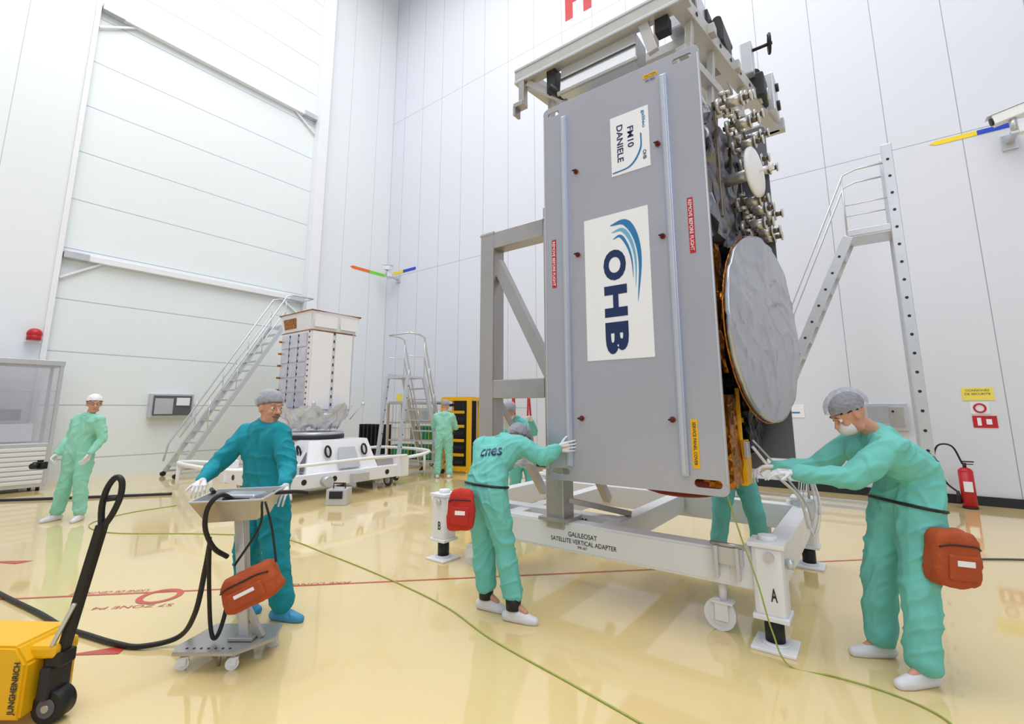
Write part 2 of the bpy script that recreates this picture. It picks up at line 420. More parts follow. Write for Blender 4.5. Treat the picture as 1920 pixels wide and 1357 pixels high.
def belt(bvh,c,axis,side,n=40):
    c=Vector(c); axis=Vector(axis).normalized(); side=Vector(side); side=(side-axis*side.dot(axis)).normalized(); fw=axis.cross(side); out=[]
    for k in range(n):
        t=2*math.pi*k/n; d=side*math.cos(t)+fw*math.sin(t); h=bvh.ray_cast(c+d*.4,-d)
        r=(h[0]-c).length if h[0] is not None else .2
        out.append(c+d*(min(r,.30)+.006))
    return [ (out[i-1]+out[i]*2+out[(i+1)%n])/4 for i in range(n)]
def pouch(label,loc,rz,size,m,straps=None,tilt=0,name='waist_pouch',closed=False):
    r=root(name,label,'pouch',loc,rz); w,d,h=size
    Rt=Matrix.Rotation(tilt,3,'Y')
    bm=bmesh.new(); bmesh.ops.create_cube(bm,size=1)
    bmesh.ops.subdivide_edges(bm,edges=bm.edges[:],cuts=11,use_grid_fill=True)
    for v in bm.verts:
        p=v.co*2; q=Vector(p); L=(abs(q.x)**5+abs(q.y)**5+abs(q.z)**5)**(1/5)
        p=q/L
        sag=1+.10*max(0,-p.z)*(1-abs(p.x)*.5)
        bulge=1+.22*(1-p.x*p.x)*(1-p.z*p.z)
        c=Vector((p.x*w/2*sag*(1-.10*max(0,p.z)),p.y*d/2*bulge,p.z*h/2))
        c+=c.normalized()*(noise.noise(c*13+Vector(loc))*.012+max(0,1-abs(noise.noise(c*22+Vector(loc)))*4)*.005)
        v.co=Rt@c
    MB()._add(bm,m,2).obj('pouch_body',r)
    MB().box(Rt@Vector((0,-d*.60,-h*.12)),(w*.66,.022,h*.44),m,Rt,.010).obj('front_pocket',r)
    MB().tube([Rt@Vector((-w*.46,-d*.42,h*.20)),Rt@Vector((-w*.3,-d*.58,h*.26)),Rt@Vector((0,-d*.64,h*.27)),Rt@Vector((w*.3,-d*.58,h*.26)),Rt@Vector((w*.46,-d*.42,h*.20))],.005,BLACK,6,smooth=4).obj('zip',r)
    MB().box(Rt@Vector((0,-d*.60-.013,-h*.04)),(w*.38,.004,h*.10),WHITE2,Rt,.001).obj('name_tag',r)
    if straps:
        for p in straps:
            if closed: MB().tube(p,.010,BLACK,8,True).obj('strap',r)
            else: MB().tube(p,.0075,BLACK,8,smooth=6).obj('strap',r)
    return r
def ring(c,axis,side,a,b,n=28):
    axis=Vector(axis).normalized(); side=Vector(side); side=(side-axis*side.dot(axis)).normalized(); fw=axis.cross(side); c=Vector(c)
    return [c+side*a*math.cos(t)+fw*b*math.sin(t) for t in [2*math.pi*k/n for k in range(n)]]
# ================================================================= ROOM
X0=-14.6; Y1=11.3; H=21
MB().box((-1.3,1.6,-.1),(27,19.8,.2),FLOOR,bev=0).obj('floor',kind='structure')
WB=MB().box((-1.3,Y1+.16,H/2),(27,.3,H),WALLB,bev=0).obj('wall_back',kind='structure')
mb=MB(); mb.box((X0-.31,(-8.3+2.1)/2,H/2),(.6,10.4,H),WALLL,bev=0); mb.box((X0-.31,(8.0+Y1)/2,H/2),(.6,Y1-8.0,H),WALLL,bev=0); mb.obj('wall_left',kind='structure')
MB().box((-1.3,1.6,H+.1),(27,19.8,.2),CEIL,bev=0).obj('ceiling',kind='structure')
MB().box((X0-.3,5.05,H/2),(.3,5.9,H),DOORM,bev=0).obj('door_1',kind='structure')
mb=MB()
for z in (5.15,11.7,17.9):
    mb.beam((X0-.06,2.15,z),(X0-.06,7.95,z),.16,.14,WHITE)
    mb.box((X0-.04,2.35,z),(.2,.45,.16),ALU); mb.box((X0-.04,7.75,z),(.2,.45,.16),ALU)
    mb.beam((X0-.08,2.12,z-.55),(X0-.08,2.9,z-.02),.05,.05,WHITE); mb.beam((X0-.08,7.98,z-.55),(X0-.08,7.2,z-.02),.05,.05,WHITE)
mb.obj('trim_1',kind='structure')
mb=MB(); mb.box((X0+.1,8.15,H/2),(.26,.34,H),WHITE); mb.obj('trim_2',kind='structure')
mb=MB(); mb.box((X0+.015,2.05,H/2),(.05,.10,H),WHITE); mb.obj('trim_3',kind='structure')
MB().box((-1.3,Y1-.01,.075),(26.8,.03,.15),DARK).obj('baseboard_back',kind='structure')
mb=MB(); mb.box((X0+.01,-2,.04),(.03,8.2,.08),DARK); mb.box((X0+.01,9.7,.04),(.03,2.7,.08),DARK); mb.obj('baseboard_left',kind='structure')
# ceiling luminaires
for i in range(4):
    for j in range(3):
        MB().box((0,0,0),(2.6,1.2,.12),WHITE).box((0,0,-.07),(2.4,1.0,.03),LAMP).obj('ceiling_lamp',None,(-11.5+i*6.2,-3.8+j*5.4,H-.08),label='white rectangular luminaire fixed to hall ceiling',cat='lamp',group='ceiling luminaires')
def area(loc,sx,sy,e,rot=(0,0,0),c=(1,1,1)):
    l=bpy.data.lights.new('hall_light','AREA'); l.shape='RECTANGLE'; l.size=sx;l.size_y=sy;l.energy=e;l.color=c
    o=bpy.data.objects.new('hall_light',l); col.objects.link(o); o.location=loc;o.rotation_euler=rot
area((-4,1.5,18.5),18,13,2550,c=(1,.995,.98))
area((6,-6,9),8,8,400,(math.radians(60),0,math.radians(40)),(.92,.95,1))
w=bpy.data.worlds.new('w'); sc.world=w; w.use_nodes=True
w.node_tree.nodes['Background'].inputs[0].default_value=(.88,.93,1,1); w.node_tree.nodes['Background'].inputs[1].default_value=.52
# ---- floor markings
def strip(mb,a,b,wd,m=REDLINE,z=.002):
    a=Vector((a[0],a[1],z));b=Vector((b[0],b[1],z)); d=(b-a).normalized(); n=Vector((-d.y,d.x,0))*wd/2
    mb.face([a-n,b-n,b+n,a+n],m)
mk=MB(); A=W(-4.8,4.24);B=W(3.9,5.38); strip(mk,A,B,.03)
c=W(-3.04,4.37)
def fring(mb,c,r0,r1,m):
    n=40
    for k in range(n):
        a=2*math.pi*k/n;b=2*math.pi*(k+1)/n
        mb.face([(c.x+r0*math.cos(a),c.y+r0*math.sin(a),.003),(c.x+r1*math.cos(a),c.y+r1*math.sin(a),.003),(c.x+r1*math.cos(b),c.y+r1*math.sin(b),.003),(c.x+r0*math.cos(b),c.y+r0*math.sin(b),.003)],m)
fring(mk,c,.12,.17,REDLINE)
lineob=mk.obj('floor_marking',label='red painted line with circle on glossy floor',cat='floor marking')
dl=(B-A).normalized(); pd=Vector((-dl.y,dl.x,0))
text('LIGNE DE CENTRAGE',.62,.055,REDLINE,lineob,W(-3.55,4.46,.003),-dl,-pd)
text('AXE LONGITUDINAL',1.0,.055,REDLINE,lineob,W(-2.0,4.63,.003),-dl,-pd)
text('S7 ZONE P4',.6,.055,REDLINE,lineob,W(-3.1,4.15,.003),-dl,-pd)
def tri(P,label):
    MB().face([W(x,y,.003) for x,y in P],REDLINE).obj('floor_marking',label=label,cat='floor marking')
tri([(-2.95,3.38),(-2.62,3.52),(-2.60,3.40)],'red painted triangle on glossy floor')
tri([(-5.6,5.30),(-5.1,5.33),(-5.18,5.22)],'small red painted triangle on glossy floor')
# ================================================================= VERTICAL ADAPTER FRAME
AD=root('satellite_transport_frame','white steel frame with corner jacks, casters and steel tower','support frame',(-3.82,3.9,0))
LX,LY=3.16,2.05
def part(mb,name,par,**k): return mb.obj(name,par,**k)
fb=part(MB().box((LX/2,0,.475),(LX-.1,.15,.25),WHITE,bev=.008).box((LX/2,-.078,.475),(LX-.5,.006,.21),WHITE),'front_beam',AD)
text('GALILEOSAT',.28,.040,INK,fb,(1.72,-.083,.505),(1,0,0),(0,0,1),.01)
text('SATELLITE VERTICAL ADAPTER',.64,.038,INK,fb,(1.72,-.083,.448),(1,0,0),(0,0,1),.01)
text('PR-07',.09,.022,INK,fb,(1.72,-.083,.405),(1,0,0),(0,0,1),.01)
part(MB().box((LX/2,LY,.475),(LX-.1,.15,.25),WHITE,bev=.008),'rear_beam',AD)
part(MB().box((0,LY/2,.475),(.15,LY-.15,.25),WHITE,bev=.008),'side_beam',AD)
part(MB().box((LX,LY/2,.475),(.15,LY-.15,.25),WHITE,bev=.008),'side_beam',AD)
cb=part(MB().box((1.02,.28,.52),(1.85,.14,.2),WHITE,bev=.008),'cross_beam',AD)
part(MB().box((1.9,1.02,.5),(.14,1.9,.2),WHITE),'cross_beam',AD); part(MB().box((.9,1.02,.5),(.14,1.9,.2),WHITE),'cross_beam',AD)
text('2000',.14,.07,INK,cb,(1.55,.207,.55),(1,0,0),(0,0,1),.01)
for (x,y,l) in ((LX+.0,-.02,'A'),(-.02,-.02,'B'),(LX+.02,LY+.02,'D'),(-.02,LY+.02,'C')):
    jk=put('corner_jack',None,AD,(x,y,0)); 
    MB().box((0,0,.435),(.20,.20,.47),WHITE,bev=.035).box((0,0,.67),(.23,.23,.03),WHITE).box((0,0,.205),(.22,.22,.03),WHITE).cyl((0,0,.68),(0,0,.72),.06,WHITE).cyl((-.125,-.02,.52),(-.125,-.02,.64),.035,WHITE).cyl((.02,-.10,.60),(.02,-.125,.60),.03,ALU).cyl((.11,0,.55),(.15,0,.55),.035,ALU).obj('post',jk)
    MB().cyl((0,0,.03),(0,0,.20),.062,BLACK,seg=20).obj('jack_foot',jk)
    MB().box((0,0,.011),(.27,.27,.022),WHITE,bev=.006).cyl((0,0,.02),(0,0,.04),.085,WHITE).obj('foot_plate',jk)
    text(l,.04,.085,INK,jk,(.03,-.103,.36),(1,0,0),(0,0,1),.02)
def caster(par,x,y,r,top,m=WHITE,ang=0,tread=WHITE):
    c=put('caster',None,par,(x,y,0),ang)
    MB().cyl((0,-.022*r/.12,r),(0,.022*r/.12,r),r,tread,seg=28).cyl((0,-.03*r/.12,r),(0,.03*r/.12,r),r*.62,m,seg=24).cyl((0,-.036*r/.12,r),(0,.036*r/.12,r),r*.2,STEEL).obj('wheel',c)
    k=r/.12
    MB().box((.02*k,-.045*k,r*1.25),(.1*k,.008,r*1.1),m,bev=.002).box((.02*k,.045*k,r*1.25),(.1*k,.008,r*1.1),m,bev=.002).box((.03*k,0,r*1.85),(.16*k,.12*k,.015),m,bev=.002).cyl((.03*k,0,r*1.85),(.03*k,0,top),.03*k,m).obj('fork',c)
caster(AD,2.80,.02,.11,.36); caster(AD,.38,.02,.11,.36); caster(AD,2.80,LY,.11,.36); caster(AD,.38,LY,.11,.36)
# steel tower
for x in (.62,1.45):
    MB().box((x,0,2.08),(.19,.19,2.9 if x<1 else 3.1),STEEL,bev=.012).box((x,0,.615),(.3,.28,.03),STEEL).box((x,-.0,3.5),(.2,.2,.02),STEEL).obj('column',AD)
for z in (3.42,1.80):
    MB().box((1.03,0,z),(.64,.18,.19),STEEL,bev=.01).obj('crossbar',AD)
MB().beam((.70,0,3.18),(1.38,0,1.92),.1,.12,STEEL).obj('brace',AD)
MB().beam((1.5,0,.78),(1.92,.5,.62),.06,.05,STEEL).obj('brace',AD)
MB().beam((.62,.08,1.7),(.62,1.0,.62),.08,.08,STEEL).obj('brace',AD)
MB().beam((1.45,.08,1.7),(1.45,1.0,.62),.08,.08,STEEL).obj('brace',AD)
MB().box((2.91,-.10,.56),(.20,.05,.12),ALU).box((2.84,-.13,.52),(.025,.06,.22),ALU).box((2.98,-.13,.52),(.025,.06,.22),ALU).cyl((2.80,-.13,.64),(3.02,-.13,.64),.014,STEEL).obj('towing_bracket',AD)
cb2=put('cable_bundle',None,AD,(3.24,1.92,0))
for k in range(4):
    o=k*.022
    MB().tube([(-.06+o,0,.92),(-.09+o,-.04,.6),(-.02+o*.8,-.05,.40-o),(.05+o*.8,-.03,.62),(.02+o*.5,0,.92)],.006,WHITE if k%2 else ALU,8,smooth=6).obj('cable_loop',cb2)
MB().cyl((0,.06,.68),(0,.02,.95),.012,STEEL).box((0,.0,.94),(.14,.06,.02),STEEL).obj('cable_hook',cb2)
# ================================================================= SATELLITE + COVER PANEL
SAT=root('satellite','foil wrapped satellite with dish antennas between grey cover plates','satellite',(-2.253,3.52,1.01))
PW,PH=1.45,3.44
me=platecurve(PW,PH,.05,[(1.22,.045,1.41,.105),(.05,.045,.22,.10),(1.24,PH-.10,1.40,PH-.05),(.05,PH-.10,.18,PH-.05)],.016)
me.materials.append(PLATE)
pl=put('cover_plate',me,SAT,label='grey metal cover plate with logo and vertical rails')
for x in (.235,1.17):
    MB().box((x,-.024,PH/2-.02),(.05,.032,PH-.28),RAIL,bev=.004).box((x,-.043,PH/2-.02),(.024,.012,PH-.30),ALU,bev=.003).obj('rail',pl)
MB().box((.008,.0,PH/2),(.012,.03,PH-.16),ALU).obj('edge_trim',pl); MB().box((PW-.008,0,PH/2),(.012,.03,PH-.16),ALU).obj('edge_trim',pl)
for x,z in ((.345,2.70),(1.095,2.70),(.345,1.92),(1.095,1.92),(.345,.51),(1.095,.51)):
    MB().cyl((x,-.008,z),(x,-.02,z),.022,REDF).cyl((x,-.02,z),(x,-.05,z),.011,REDF).box((x,-.052,z),(.042,.01,.013),DARK).obj('clamp_knob',pl)
fy=-.0115
st=MB().box((.70,fy,2.605-1.01),(.575,.005,1.23),WHITE2,bev=.001).obj('logo_sticker',pl)
y_=fy-.004
for i,ch in enumerate('OHB'):
    text(ch,.262,.20,NAVY,st,(.685,y_,2.905-.131-i*.305-1.01),(0,0,-1),(1,0,0),.05)
def swoosh(p,wmax,m):
    pts=catmull([Vector((a,y_,b)) for a,b in p],8); n=len(pts); L=[];R=[]
    for i,q in enumerate(pts):
        t=(pts[min(i+1,n-1)]-pts[max(i-1,0)]).normalized(); nn=Vector((-t.z,0,t.x)); x=i/(n-1); ww=wmax*min(1,x*3+.08)*(1-x)**.8/2+.001
        L.append(q+nn*ww);R.append(q-nn*ww)
    mb=MB()
    for i in range(n-1): mb.face([L[i],L[i+1],R[i+1],R[i]],m)
    mb.obj('logo_arc',st)
zz=1.01
swoosh([(.66,3.12-zz),(.79,3.12-zz),(.875,2.98-zz),(.905,2.76-zz),(.875,2.44-zz)],.075,BLUE)
swoosh([(.67,3.055-zz),(.765,3.06-zz),(.835,2.95-zz),(.868,2.78-zz),(.862,2.56-zz)],.045,LBLUE)
swoosh([(.68,2.995-zz),(.745,3.01-zz),(.802,2.92-zz),(.835,2.80-zz),(.845,2.64-zz)],.034,BLUE)
s2=MB().box((.86,fy,3.82-zz),(.34,.005,.54),WHITE2,bev=.001).obj('name_sticker',pl)
text('FM10',.19,.055,NAVY,s2,(.87,y_,3.86-zz),(0,0,-1),(1,0,0),.02)
text('DANIELE',.34,.055,NAVY,s2,(.775,y_,3.83-zz),(0,0,-1),(1,0,0),.02)
text('galileo',.16,.035,BLUE,s2,(.985,y_,3.98-zz),(0,0,-1),(1,0,0),.02)
text('OHB',.08,.03,NAVY,s2,(.985,y_,3.66-zz),(0,0,-1),(1,0,0),.02)
pts=catmull([Vector((.70,y_,3.575-zz)),Vector((.86,y_,3.60-zz)),Vector((.95,y_,3.72-zz)),Vector((.96,y_,3.86-zz))],8)
mb=MB()
for i in range(len(pts)-1):
    mb.face([pts[i]+Vector((-.006,0,.006)),pts[i+1]+Vector((-.006,0,.006)),pts[i+1]+Vector((.006,0,-.006)),pts[i]+Vector((.006,0,-.006))],BLUE)
mb.obj('logo_arc',s2)
for x,z0,z1 in ((1.315,2.75,3.19),(.10,2.67,3.12)):
    t=MB().box((x,fy,(z0+z1)/2-zz),(.042,.004,z1-z0),RED,bev=.001).obj('warning_strip',pl)
    text('REMOVE BEFORE FLIGHT',(z1-z0)*.92,.026,WHITE2,t,(x,y_,(z0+z1)/2-zz),(0,0,-1),(1,0,0),.01)
t=MB().box((1.245,fy,1.355-zz),(.05,.004,.34),YEL,bev=.001).obj('warning_strip',pl)
text('SERVICE PANEL COVER',.3,.022,INK,t,(1.245,y_,1.355-zz),(0,0,-1),(1,0,0),.01)
t=MB().box((1.06,fy,PH-.10),(.12,.004,.035),YEL,bev=.001).obj('warning_strip',pl)
text('CAUTION',.1,.02,INK,t,(1.06,y_,PH-.10),(1,0,0),(0,0,1),.01)
text('SN 002',.08,.02,INK,pl,(1.06,y_,PH-.145),(1,0,0),(0,0,1),.01)
def foilbox(c,s,m,amp=.02,cuts=14):
    tb=bmesh.new(); bmesh.ops.create_cube(tb,size=1,matrix=Matrix.Diagonal((s[0],s[1],s[2],1)))
    bmesh.ops.subdivide_edges(tb,edges=tb.edges[:],cuts=cuts,use_grid_fill=True)
    for v in tb.verts:
        v.co+=Vector(c); v.co+=(v.co-Vector(c)).normalized()*noise.noise(v.co*6)*amp+Vector((noise.noise(v.co*9),noise.noise(v.co*9+Vector((5,5,5))),0))*amp
    mb=MB(); mb._add(tb,m); return mb
foilbox((.74,.68,1.95),(1.24,1.16,2.6),MLI,.05,18).obj('foil_body',SAT)
foilbox((.74,.66,.38),(1.14,1.1,.62),GOLD,.02).obj('gold_section',SAT,label='crinkled gold foil lower section')
foilbox((1.36,.35,.36),(.16,.34,.66),GOLD,.02,8).obj('gold_bracket',SAT)
foilbox((1.42,.95,.5),(.14,.5,.5),MLI,.04,8).obj('foil_cover',SAT)
MB().box((1.44,.62,.18),(.05,.20,.34),YEL).box((1.42,.62,.50),(.04,.26,.04),YEL).beam((1.44,.50,.35),(1.44,.50,.75),.03,.03,YEL).beam((1.44,.75,.35),(1.44,.75,.75),.03,.03,YEL).box((1.47,.55,.28),(.03,.1,.12),ALU).obj('support_bracket',SAT)
MB().cyl((.95,.66,-.08),(.95,.66,.1),.33,REDF,seg=32).sph((.95,.66,-.06),(.33,.33,.07),REDF).obj('nozzle_cover',SAT)
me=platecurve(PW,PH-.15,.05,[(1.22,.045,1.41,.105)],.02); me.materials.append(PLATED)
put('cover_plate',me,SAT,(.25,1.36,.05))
MB().box((.72,.66,3.32),(1.2,1.1,.12),LIFT).box((.72,.1,3.42),(1.1,.1,.1),LIFT).box((.72,1.2,3.42),(1.1,.1,.1),LIFT).obj('top_deck',SAT)
nrm=Vector((.985,-.17,0)).normalized(); tan=Vector((.17,.985,0)).normalized(); upv=Vector((0,0,1))
def dish(c,r,m,rim,depth=.06,N=120,K=38,cr=1.0,th=.035):
    tb=bmesh.new(); rings=[]
    cv=tb.verts.new(c+nrm*depth)
    for k in range(1,K+1):
        rr=r*k/K; ringv=[]
        for i in range(N):
            a=2*math.pi*i/N
            p=c+tan*rr*math.cos(a)+upv*rr*math.sin(a)+nrm*depth*(1-(k/K)**2)
            q=p*1.0
            wv=noise.noise(q*1.5)*1.2
            rg=1-abs(noise.noise(Vector((q.x*2,q.y*2+q.z*2+wv,q.z*2.5-q.y*1.5))))*9
            rg2=1-abs(noise.noise(Vector((q.x*2+7,q.y*4-q.z*3,q.z*4+q.y*2+wv))))*9
            p+=nrm*(noise.noise(q*2.0)*.014+max(0,rg)*.010+max(0,rg2)*.006)*cr*(r/.75)
            if k==K: p+=(tan*math.cos(a)+upv*math.sin(a))*(noise.noise(q*7)*.008+noise.noise(q*26)*.006)*cr
            ringv.append(tb.verts.new(p))
        rings.append(ringv)
    for i in range(N): tb.faces.new((cv,rings[0][i],rings[0][(i+1)%N]))
    for k in range(K-1):
        for i in range(N): tb.faces.new((rings[k][i],rings[k+1][i],rings[k+1][(i+1)%N],rings[k][(i+1)%N]))
    bk=[tb.verts.new(v.co-nrm*th) for v in rings[-1]]
    for i in range(N): tb.faces.new((rings[-1][i],bk[i],bk[(i+1)%N],rings[-1][(i+1)%N]))
    tb.faces.new(bk); bmesh.ops.recalc_face_normals(tb,faces=tb.faces)
    mb=MB(); mb._add(tb,m,2)
    if rim: mb.tube([c+tan*(r+.004)*math.cos(a)+upv*(r+.004)*math.sin(a)-nrm*(th+.004) for a in [2*math.pi*i/60 for i in range(60)]],.007,rim,8,True)
    return mb
dc=Vector((1.66,.74,2.25-zz))
dish(dc,.76,SILV,GOLD,.03).obj('dish_antenna',SAT,label='large round antenna wrapped in creased silver foil')
MB().cyl(dc-nrm*.3,dc-nrm*.035,.35,MLI,r2=.55,seg=32).obj('dish_mount',SAT)
foilbox((1.42,.22,1.35),(.04,.07,1.0),GOLD,.04,12).obj('foil_flap',SAT)
c2=Vector((1.70,.56,3.52-zz))
dish(c2,.21,WHITE2,None,.03,40,6,.1,.02).cyl(c2,c2+nrm*.13,.012,WHITE,seg=10).cyl(c2+nrm*.10,c2+nrm*.13,.03,WHITE).cyl(c2-nrm*.25,c2,.05,ANT).obj('small_dish_antenna',SAT,label='small white round antenna')
foilbox((1.40,.60,3.46-zz),(.12,.95,1.1),SILVD,.07,12).obj('foil_blanket',SAT)
protos=None
def antelem(loc):
    global protos
    e=put('antenna_element',None,SAT,loc)
    if protos is None:
        a=MB().cyl((0,0,0),(.20,0,0),.020,ANTG,seg=10).cyl((.02,0,0),(.05,0,0),.060,ANT,seg=18).cyl((.10,0,0),(.20,0,0),.042,ANT,seg=18).cyl((.20,0,0),(.215,0,0),.055,ANT,seg=18).cyl((.215,0,0),(.26,0,0),.022,ANTG,seg=12).cyl((.26,0,0),(.275,0,0),.040,ANT,seg=16)
        for k in range(4):
            t=math.pi/4+k*math.pi/2; d=Vector((0,math.cos(t),math.sin(t)))
            a.cyl(Vector((.075,0,0)),Vector((.075,0,0))+d*.085,.008,ANTG,seg=8).cyl(Vector((.055,0,0))+d*.085,Vector((.10,0,0))+d*.085,.016,ANT,seg=10)
        o=a.obj('helix_cup',e); protos=o
    else:
        o=protos.copy(); col.objects.link(o); o.parent=e
for (y,z) in ((.40,4.11),(.72,4.11),(1.04,4.09),(.12,3.93),(.42,3.90),(.74,3.88),(1.06,3.86),(1.30,3.86),
              (.70,3.33),(1.00,3.36),(1.28,3.39),(.78,3.15),(1.06,3.16),(1.30,3.18)):
    antelem((1.48+random.uniform(0,.04),y,z-zz))
for y in (.3,.8,1.2): MB().beam((1.47,y,3.1-zz),(1.47,y,4.1-zz),.03,.03,ANTG).obj('antenna_support',SAT)
MB().tube([(1.5,.6,.3),(1.62,.7,.1),(1.75,.9,-.1),(1.78,1.05,-.35)],.012,WHITE,smooth=6).obj('harness',SAT)
MB().tube([(1.5,.62,.35),(1.66,.8,.1),(1.78,1.0,-.15),(1.80,1.1,-.30)],.008,ALU,smooth=6).obj('harness',SAT)
# ================================================================= LIFTING FRAME
LF=root('lifting_frame','light metal hoisting frame with brackets hung above the satellite','lifting frame',(-1.0,3.72,5.12))
SK=.15  # side rails splay outwards slightly
MB().box((-.80,0,0),(1.82,.12,.17),LIFT,bev=.006).box((-.80,-.063,.07),(1.82,.01,.03),ALU).box((-.80,-.063,-.07),(1.82,.01,.03),ALU).obj('front_beam',LF)
mb=MB().beam((0,0,0),(SK*2.6,2.65,0),.12,.15,LIFT)
for k in range(9): 
    t=.1+k*.1; mb.cyl((SK*2.6*t+.055,2.65*t,0),(SK*2.6*t+.068,2.65*t,0),.02,DARK,seg=10)
mb.obj('side_beam',LF)
MB().beam((-1.62,0,0),(-1.3,2.65,0),.12,.15,LIFT).obj('side_beam',LF)
MB().box((-.45,2.65,0),(1.9,.12,.15),LIFT,bev=.006).obj('rear_beam',LF)
for y in (.55,1.2,1.9): MB().box((-.68+y*.13,y,0),(1.6,.1,.1),LIFT).obj('cross_beam',LF)
for x,y in ((.04,.25),(.10,.75),(.22,1.5),(-1.55,.45),(-1.45,1.5)): MB().beam((x,y,-.05),(x-.04,y-.04,-.68),.06,.08,LIFT).obj('hanger',LF)
MB().box((-.75,.35,-.42),(1.4,.1,.10),LIFT).obj('lower_rail',LF); MB().box((-.70,1.2,-.42),(1.4,.1,.10),LIFT).obj('lower_rail',LF)
MB().beam((-.02,.1,-.42),(.22,1.7,-.42),.09,.09,LIFT).obj('lower_rail',LF)
MB().box((-1.62,-.03,-.20),(.07,.07,.30),STEEL).box((-1.64,-.05,-.36),(.12,.1,.05),STEEL).box((-1.69,-.05,-.42),(.03,.1,.1),STEEL).obj('hook_bracket',LF)
MB().beam((-1.58,0,-.10),(-1.15,.1,-.42),.06,.07,LIFT).obj('strut',LF)
hb=MB().prism([(-1.18,.02,-.10),(-.38,.02,-.10),(-.38,-.02,-.42),(-1.18,-.02,-.42)],(0,.25,0),ALU,.006)
hb.box((-.78,-.02,-.40),(.84,.03,.035),STEEL).box((-.78,.0,-.24),(.80,.03,.008),GREYC)
hb.obj('housing',LF)
MB().box((-1.28,.05,-.20),(.10,.14,.26),BLACK).cyl((-1.28,-.05,-.3),(-1.16,.1,-.40),.04,BLACK).obj('clamp',LF); MB().box((-.14,.05,-.16),(.12,.1,.14),BLACK).obj('clamp',LF)
MB().beam((-.30,.0,-.08),(-.22,.0,-.40),.05,.09,LIFT).obj('strut',LF)
MB().box((-.06,1.1,.24),(.30,1.4,.30),ALU,bev=.01).box((.10,.75,.24),(.03,.22,.2),BLACK).box((.10,1.2,.26),(.03,.4,.1),STEEL).box((-.06,1.1,.40),(.2,1.3,.02),DARK).obj('drive_unit',LF)
MB().box((.32,1.95,.12),(.18,.30,.30),DARK,bev=.02).cyl((.30,1.85,.28),(.30,2.12,.28),.08,DARK).cyl((.41,1.95,.05),(.44,1.95,.05),.07,ALU).obj('gear_box',LF)
MB().box((.36,2.35,.22),(.22,.34,.5),ALU,bev=.02).cyl((.47,2.35,.1),(.50,2.35,.1),.06,DARK).cyl((.47,2.35,.34),(.50,2.35,.34),.05,DARK).obj('gear_box',LF)
MB().box((.14,1.0,.18),(.14,.4,.24),DARK,bev=.02).cyl((.16,.8,.3),(.16,1.3,.32),.045,BLACK).obj('gear_box',LF)
MB().box((.02,.22,.16),(.12,.26,.22),DARK,bev=.02).cyl((.02,.1,.3),(.02,.42,.32),.035,BLACK).obj('gear_box',LF)
mb=MB()
hx,hy,hz=.50,1.78,.54
mb.tube(ring((hx,hy,hz),(1,.2,0),(0,1,0),.10,.10),.015,BLACK,8,True).cyl((hx-.2,hy,hz),(hx+.03,hy,hz),.018,BLACK)
for k in range(3):
    t=k*math.pi*2/3+.4; mb.cyl((hx,hy,hz),(hx,hy+.10*math.cos(t),hz+.10*math.sin(t)),.010,BLACK,seg=8)
mb.obj('handwheel',LF)
MB().box((.27,1.78,.42),(.12,.18,.40),ALU,bev=.01).obj('handwheel_bracket',LF)
MB().box((-.75,1.75,.5),(.16,.16,.9),STEEL,bev=.01).cyl((-.75,1.75,.9),(-.75,1.75,H-5.12),.03,STEEL).obj('crane_hook',LF)
